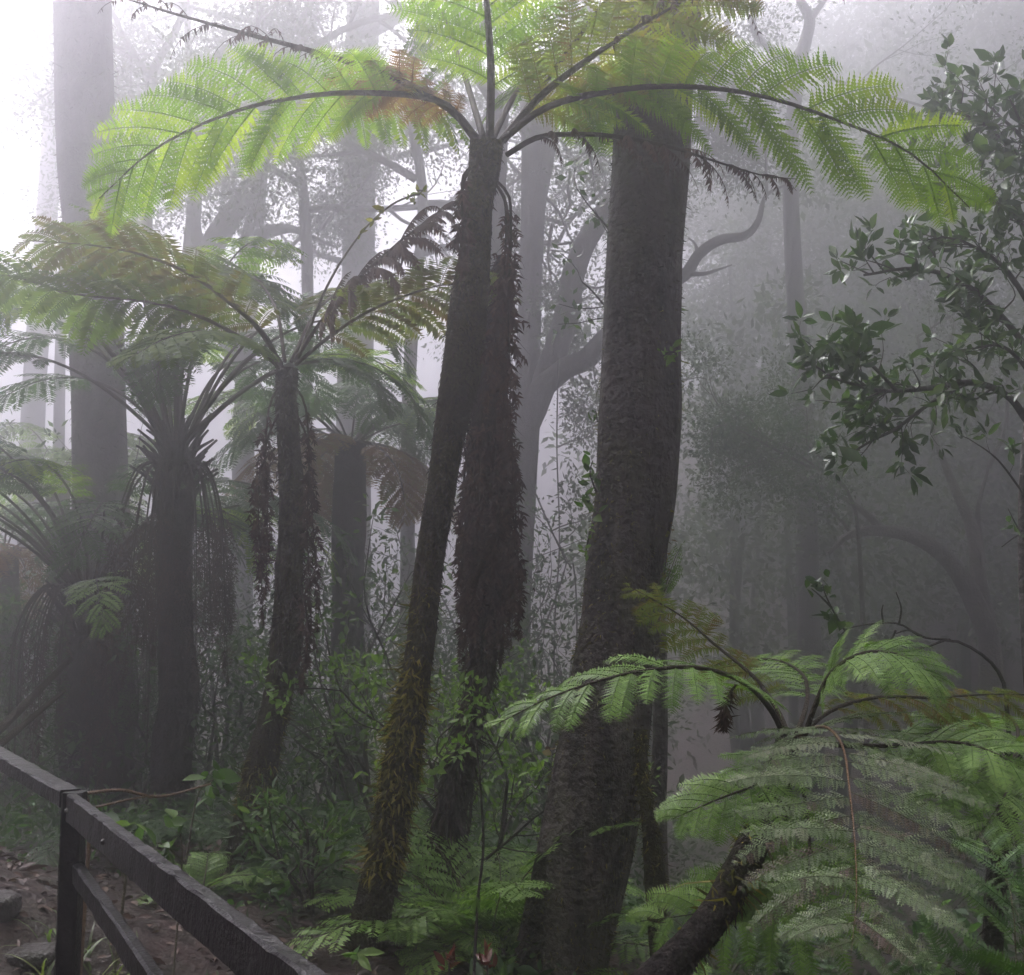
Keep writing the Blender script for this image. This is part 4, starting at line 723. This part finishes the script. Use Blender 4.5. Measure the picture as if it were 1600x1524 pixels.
for lab, px, d, H, sd in (('dark tall bush in the mist behind the broad tree fern', 95, 9.6, 2.4, 81), ('dusky bush filling the gap between the broad and the stout tree ferns', 215, 9.3, 2.6, 82), ('tall dusky bush between the stout and the slender tree ferns', 350, 9.4, 2.7, 83), ('dark bush in the mist just left of the hazy tree fern trunk', 470, 9.8, 2.4, 84), ('dark bush at the far left edge beneath the golden fronds', -20, 8.8, 2.2, 85), ('faint bush in the misty gap between the shaggy trunk and the big trunk', 845, 9.8, 2.5, 87), ('taller faint bush behind the thin liana in the same misty gap', 890, 11.2, 3.0, 88), ('faint bush low in the mist behind the shaggy reddish trunk', 720, 10.8, 2.3, 89), ('misty tall bush between the hazy fern trunk and the central leaning trunk', 625, 10.2, 2.3, 86)):
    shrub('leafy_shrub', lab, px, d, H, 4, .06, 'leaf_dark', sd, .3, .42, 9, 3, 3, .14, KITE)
t = thing('sapling', 'thin dark sapling stem standing before the ground ferns', 'sapling', gpix(738, 4.4)); b = MB()
P = [gpix(738, 4.4, -.05), at(745, 1430, 4.4), at(755, 1330, 4.4), at(752, 1250, 4.4), at(745, 1170, 4.4), at(738, 1130, 4.4)]; tube(b, P, [.008, .007, .006, .005, .003], 30, 6, .1, 8); b.build('stem', M['twig'], t)
c = MB(); e = np.repeat(A((768, 1228, 4.4), (755, 1225, 4.4), (740, 1432, 4.4), (728, 1430, 4.4), (755, 1300, 4.4)), 2, 0); leaves(c, e, nrm(rng.randn(len(e), 3)+[0, -.3, .2]), .05, rng, OVAL, .45); c.build('foliage', M['leaf_fresh'], t)
t = thing('sapling', 'leafy seedling with pale green leaves in front of the rail end', 'sapling', gpix(560, 3.6)); b = MB(); c = MB()
q = at(558, 1490, 3.6); tube(b, [gpix(560, 3.6, -.05), q], [.006, .004], 12, 5); b.build('stem', M['stem_olive'], t); n = 9; leaves(c, np.repeat(q[None], n, 0), nrm(np.random.RandomState(3).randn(n, 3)*[1, 1, .4]), .06, np.random.RandomState(3), OVAL, .38, .2); c.build('foliage', M['leaf_fresh'], t)
t = thing('sapling', 'young plant with big lit leaves just behind the rail', 'sapling', gpix(200, 4.4)); b = MB(); c = MB(); rr = np.random.RandomState(8)
q = at(205, 1300, 4.4); tube(b, [gpix(200, 4.4, -.05), q], [.008, .005], 12, 5); b.build('stem', M['stem_olive'], t); leaves(c, np.repeat(q[None], 7, 0)+rr.randn(7, 3)*.02, nrm(rr.randn(7, 3)*[1, .8, .4]), .085, rr, OVAL, .55, .2); c.build('foliage', M['leaf_fresh'], t)
t = thing('sapling', 'low spray of small green leaves right of the rail post', 'sapling', gpix(290, 4.6)); b = MB(); c = MB()
for P in ([gpix(290, 4.6, -.05), at(285, 1330, 4.6), at(275, 1300, 4.6)], [at(290, 1350, 4.6), at(310, 1240, 4.7), at(340, 1215, 4.7)], [at(290, 1350, 4.6), at(255, 1320, 4.5), at(235, 1318, 4.5)]): tube(b, P, [.005, .003], 16, 4)
b.build('stem', M['stem_olive'], t); e = np.repeat(A((275, 1300, 4.6), (235, 1318, 4.5), (340, 1215, 4.7), (325, 1225, 4.7), (333, 1240, 4.7), (262, 1322, 4.5)), 6, 0); leaves(c, e+rr.randn(len(e), 3)*.02, nrm(rr.randn(len(e), 3)), .065, rr, OVAL, .6, .3); c.build('foliage', M['leaf_fresh'], t)
t = thing('dead_branch', 'bare bent branch lying above the rail behind its post', 'branch', gpix(150, 4.3)); b = MB()
tube(b, A((132, 1240, 4.2), (190, 1235, 4.3), (250, 1245, 4.4), (330, 1225, 4.5)), [.007, .006, .004], 24, 5, .1, 7); tube(b, A((150, 1262, 4.25), (200, 1250, 4.3), (240, 1243, 4.4)), [.005, .004, .003], 16, 5, .1, 7); tube(b, [gpix(150, 4.3, -.05), at(140, 1290, 4.25), at(132, 1240, 4.2)], [.01, .008, .007], 14, 6, .1, 7); b.build('limb', M['stem_orange'], t)
t = thing('hanging_root', 'dark aerial root hanging beside the right flank of the big trunk', 'root', gpix(1030, 4.9)); b = MB()
base, dirs, C = tube(b, [at(1000, 1140, 5.0), at(1006, 1220, 4.95), at(1018, 1300, 4.9), at(1026, 1400, 4.9), at(1028, 1500, 4.9), gpix(1030, 4.9, -.1)], [.03, .035, .045, .035, .03, .03], 70, 12, .18, 9, 5); b.build('root', M['bark_mossy'], t); fuzz(t, base, dirs, 'moss', 'moss', 1500, .02, .005, 5, hang=.4)
t = thing('canopy_tree', 'dark thin trunk standing close behind the right flank of the big trunk', 'tree', gpix(1025, 6.6)); b = MB()
tube(b, [gpix(1025, 6.6, -.1), at(1028, 1300, 6.6), at(1032, 1150, 6.6), at(1030, 1000, 6.6), at(1015, 850, 6.6), at(1000, 600, 6.6)], [.07, .06, .05, .045, .04, .03], 50, 12, .12, 5, 5); b.build('trunk', M['bark_dark'], t)
leafy(t, [(at(1000, 600, 6.6), (0, .4, 1), .8, .02)], ('twig', 'leaf_gloss'), np.random.RandomState(3), .06, 5, .08, KITE, .5, 2, 3)
for lab, P, r in (('thicker pole leaning across the dark ferns at the left edge above another', [(-30, 1170, 6.5), (30, 1110, 6.8), (110, 1030, 7.1)], .03), ('thinner dark pole leaning at the left edge below the thicker one', [(-30, 1190, 6.2), (40, 1130, 6.6), (100, 1080, 7.0)], .022)):
    t = thing('leaning_pole', lab, 'pole', at(*P[0])-[0, 0, .2]); b = MB(); Pp = A(*P); Pp = np.vstack([Pp[0]-(Pp[1]-Pp[0])*1.2, Pp]); tube(b, Pp, [r, r*.9, r*.7], 30, 8, .12, 6); b.build('shaft', M['bark_mossy'], t)

# plants growing on the trunks
def perch(name, label, cat, P, d, leaf, size, n, seed, ratio=.5):
    rr = np.random.RandomState(seed); Q = A(*[(x, y, d) for x, y in P]); t = thing(name, label, cat, Q[0]); b = MB(); c = MB()
    tube(b, Q, [.005, .004, .003], 14, 4, .1, 9); b.build('stem', M['twig'], t)
    S = spline(Q, n); leaves(c, S+rr.randn(n, 3)*.012, nrm(rr.randn(n, 3)+[-.2, -.5, .3]), size, rr, OVAL, ratio, .3); c.build('foliage', M[leaf], t); return t
perch('epiphyte', 'leafy sprig growing from the left edge of the big trunk', 'epiphyte', [(932, 770), (922, 740), (926, 720)], 5.1, 'leaf_fresh', .05, 16, 1)
perch('epiphyte', 'spiky little sprig below the leafy one on the left of the big trunk', 'epiphyte', [(930, 800), (918, 785), (912, 780)], 5.1, 'leaf_fresh', .055, 12, 2, .35)
perch('epiphyte', 'tiny leaf tuft on the left edge of the big trunk above the sprigs', 'epiphyte', [(934, 660), (932, 650), (931, 642)], 5.1, 'leaf_fresh', .035, 6, 3)
perch('epiphyte', 'small pale leaf tuft on the upper right face of the big trunk', 'epiphyte', [(1058, 552), (1046, 550), (1036, 556)], 4.98, 'leaf_jade', .035, 14, 4)
perch('epiphyte', 'small drooping leaf rosette low on the left edge of the big trunk', 'epiphyte', [(922, 830), (918, 850), (914, 870)], 5.1, 'leaf_jade', .03, 12, 5)
perch('epiphyte', 'trailing chain of dark leaves down the right edge of the big trunk', 'epiphyte', [(1050, 800), (1044, 840), (1040, 880), (1038, 900)], 5.12, 'leaf_rust', .028, 26, 6)
t = thing('epiphyte', 'small fern sprouting from the right edge of the big trunk', 'epiphyte', at(1038, 925, 5.1))
for k, P in enumerate([[(1036, 930, 5.1), (1045, 900, 5.08), (1058, 865, 5.05), (1070, 845, 5.0)], [(1036, 930, 5.1), (1048, 905, 5.1), (1062, 885, 5.1)], [(1036, 930, 5.1), (1044, 915, 5.0), (1056, 905, 4.95)]]): frond(t, A(*P), .05, 12, .1, (0, -.6, .8), .3, .4, 4, .02, KITE, 'leaf_jade', 'stem_olive', .003, 900+k)

# hanging climbers in the tall wood: thin lianas
for lab, P in (('thin liana hanging in the mist right of the forked grey trunk', [(872, 560, 10.8), (870, 700, 10.8), (874, 850, 10.8), (866, 1000, 10.8)]), ('slim leaning stem in the mist left of the big trunk', [(836, 770, 10), (862, 830, 10), (885, 880, 10), (900, 925, 10)])):
    t = thing('liana', lab, 'liana', at(*P[-1])); b = MB(); Pp = A(*P); g0 = np.array([Pp[-1][0], Pp[-1][1], float(ground_z(Pp[-1][0], Pp[-1][1]))-.05]); tube(b, np.vstack([Pp, g0]), [.012, .012, .014], 40, 5, .1, 5); b.build('stem', M['twig'], t)
    leafy(t, [(Pp[1], (.4, 0, .3), .5, .008), (Pp[2], (.6, .1, .4), .5, .008)], ('twig', 'leaf_far'), np.random.RandomState(2), .06, 5, .1, KITE, .5, 2, 3)

# ------------------------------------------------------------------ handrail
PA, PB, PC = at(-60, 1146, 4.35), at(112, 1250, 3.2), at(560, 1600, 1.3)
t = thing('handrail', 'wet black timber handrail running down across the lower left corner', 'handrail', gpt(PB[0], PB[1]))
b = MB(); beam(b, [PB[0], PB[1]+.02, float(ground_z(PB[0], PB[1]))-.25], [PB[0], PB[1]+.02, PB[2]+.02], .058, .058, .006, 30, 1); b.build('post', M['wet_timber'], t, smooth=False)
fw = nrm(PC-PB)
b = MB(); beam(b, PB+fw*(-.03)-[0, 0, .022], PC-[0, 0, .018], .03, .08, .005, 60, 2, .001); b.build('rail', M['wet_timber'], t, smooth=False)
b = MB(); beam(b, PA-[0, 0, .01], PB+[0, 0, .0]-fw*.035, .06, .05, .005, 40, 3, .001); b.build('rail', M['wet_timber'], t, smooth=False)
b = MB(); beam(b, PB+fw*.02-[0, -.05, .21], PC-[.02, -.02, .27],   .03, .062, .006, 40, 4, .001); b.build('lower_rail', M['wet_timber'], t, smooth=False)
nv = nrm(np.cross(fw, Z)); nv = nv if nv[0] < 0 else -nv
for q in (.035, .62):
    b = MB(); p = PB+fw*q-[0, 0, .025]; tube(b, [p+nv*.012, p+nv*.02, p+nv*.023], [.008, .008, .004], 5, 10, seed=1); b.build('bolt', M['stone'], t)

# ------------------------------------------------------------------ stones, grass, litter, fungi
def stone(label, px, d, dz, s, seed, name='stone'):
    bm = MB(); rr = np.random.RandomState(seed); n, m = 14, 20; th = np.linspace(0, np.pi, n)[:, None]; ph = np.linspace(0, 2*np.pi, m, endpoint=False)[None]
    D = np.stack([np.sin(th)*np.cos(ph), np.sin(th)*np.sin(ph), np.cos(th)+0*ph], -1).reshape(-1, 3); D = np.sign(D)*np.abs(D)**.55
    b = gpix(px, d); v = D*(1+.16*pnoise(D, 1.6, seed)[:, None])*np.array(s)
    i = np.arange(n-1)[:, None]*m; j = np.arange(m)[None]; jn = (j+1) % m
    bm.add(b+v+[0, 0, s[2]*dz], np.stack([i+j, i+m+j, i+m+jn, i+jn], -1).reshape(-1, 4)); o = bm.build(name, M['stone'], None, b); return tag(o, label, 'stone', 'stones in the path bank')
stone('flat grey stone slab beside the rail post, lower of two', 62, 4.0, .3, (.13, .09, .035), 1)
stone('flat stone lying higher on the bank than the lower slab beside the post', 78, 4.35, .6, (.10, .08, .035), 2)
stone('rounded dark stone in the bank at the left edge', 18, 4.5, .5, (.09, .08, .05), 3)
stone('thin flat stone chip lying behind the rail', 378, 4.6, .6, (.07, .05, .015), 4)
stone('smallest stone in the bottom left corner of the path', 14, 3.5, .5, (.05, .05, .02), 5)
def turf(label, px, d, n, L, seed, sx=.12):
    rr = np.random.RandomState(seed); b = gpix(px, d); mb = MB()
    for k in range(n):
        q = b+[rr.randn()*sx, rr.randn()*sx, 0]; q[2] = float(ground_z(q[0], q[1]))-.01; az = rr.rand()*6.28; l = L*rr.uniform(.6, 1.2); C = arc(q, az, l, R(rr.uniform(55, 85)), R(rr.uniform(50, 120)), 6)
        T, A_, B_ = frame(C); wv = np.array([1, 1, .85, .65, .4, .05])*.006*(.7+.6*rr.rand()); h = np.array([math.cos(az), -math.sin(az), 0])
        v = np.stack([C-h*wv[:, None], C+h*wv[:, None]], 1).reshape(-1, 3); mb.add(v, [(2*i, 2*i+1, 2*i+3, 2*i+2) for i in range(5)], None, rr.rand())
    o = mb.build('grass_tuft', M['grass'], None, b); return tag(o, label, 'grass', 'grass tufts by the path')
turf('long bladed grass tuft just right of the rail post', 175, 3.8, 60, .28, 1)
turf('grass tuft under the rail at the bottom of the picture', 165, 3.4, 60, .25, 2)
turf('pale arching grass tuft under the middle of the rail', 235, 3.7, 45, .3, 3)
turf('small grass tuft behind the post', 150, 4.4, 40, .22, 4)
rr = np.random.RandomState(9); lit = MB(); n = 9000
x = rr.uniform(-3.5, 4, n); y = rr.uniform(1.5, 9, n); Pp = np.stack([x, y, ground_z(x, y)+.012+.015*rr.rand(n)], -1)
leaves(lit, Pp, nrm(rr.randn(n, 3)*[1, 1, .25]), .05, rr, OVAL, .45, .2, 1.2); tag(lit.build('leaf_litter', M['litter']), 'damp brown fallen leaves covering the forest floor', 'leaf litter', kind='stuff')
cov = MB(); n = 5200; y = 4.2+20*rr.rand(n)**1.6; x = rr.uniform(-.62, .62, n)*(y+1.5); k = (ground_z(x, y) < .45) & ((x > -1.2) | (y > 6.5) | ((x < -1.95) & (y > 5.6))) & ~((x > -1.05) & (x < -.2) & (y < 5.5)); x, y = x[k], y[k]
for a, c in zip(x, y):
    n = rr.randint(5, 10); h = rr.uniform(.05, .3)*(1+.15*max(0, c-6)); q = gpt(a, c, h); o = nrm(rr.randn(n, 3)*[1, 1, .5]+Z*.2); leaves(cov, q+o*.03+rr.randn(n, 3)*[.03, .03, .05], o, rr.uniform(.03, .065)*(1+.08*max(0, c-6)), rr, OVAL, .4, .3)
tag(cov.build('ground_cover', M['leaf_dark']), 'dense dark green seedlings carpeting the forest floor', 'ground cover', kind='stuff')
for lab, px, d, s in (('cluster of red young leaves at the bottom edge left of the big trunk', 702, 4.3, 1), ('second reddish leaf cluster beside the sapling foot at the bottom edge', 762, 4.25, 2)):
    rr2 = np.random.RandomState(s); b = gpix(px, d); t = thing('red_seedling', lab, 'seedling', b); c = MB(); n = 10; q = at(px, 1505, d); leaves(c, np.repeat(q[None], n, 0)+rr2.randn(n, 3)*.015, nrm(rr2.randn(n, 3)*[1, 1, .4]+Z), .055, rr2, OVAL, .38, .2); st = MB(); tube(st, [b-[0, 0, .05], q], [.006, .004], 8, 5); st.build('stem', M['twig'], t); c.build('foliage', M['leaf_red'], t)
b = MB(); q = at(858, 1170, 5.4); rr2 = np.random.RandomState(3)
t = thing('withered_leaf', 'single orange leaf caught in the bush left of the big trunk', 'leaf', q); leaves(b, q[None]+rr2.randn(3, 3)*.01, nrm(rr2.randn(3, 3)+[0, -1, 0]), .045, rr2, OVAL, .8, .2); b.build('blade', M['leaf_rust'], t)
# ------------------------------------------------------------------ haze
hz = MB(); lo = np.array([-120, -102, -6.0]); hi = np.array([120, 142, 31.0])
bv = np.array([[lo[0], lo[1], lo[2]], [hi[0], lo[1], lo[2]], [hi[0], hi[1], lo[2]], [lo[0], hi[1], lo[2]], [lo[0], lo[1], hi[2]], [hi[0], lo[1], hi[2]], [hi[0], hi[1], hi[2]], [lo[0], hi[1], hi[2]]])
hz.add(bv, [(0, 3, 2, 1), (4, 5, 6, 7), (0, 1, 5, 4), (1, 2, 6, 5), (2, 3, 7, 6), (3, 0, 4, 7)])
m, t, o = newmat('mist'); pv = t.nodes.new('ShaderNodeVolumePrincipled'); pv.inputs['Color'].default_value = (.84, .825, .885, 1)
pv.inputs['Density'].default_value = HAZE_DENSITY; pv.inputs['Anisotropy'].default_value = HAZE_G; t.links.new(pv.outputs[0], o.inputs['Volume'])
tag(hz.build('haze', m, smooth=False), 'pale mist filling the whole forest', 'mist', kind='stuff')
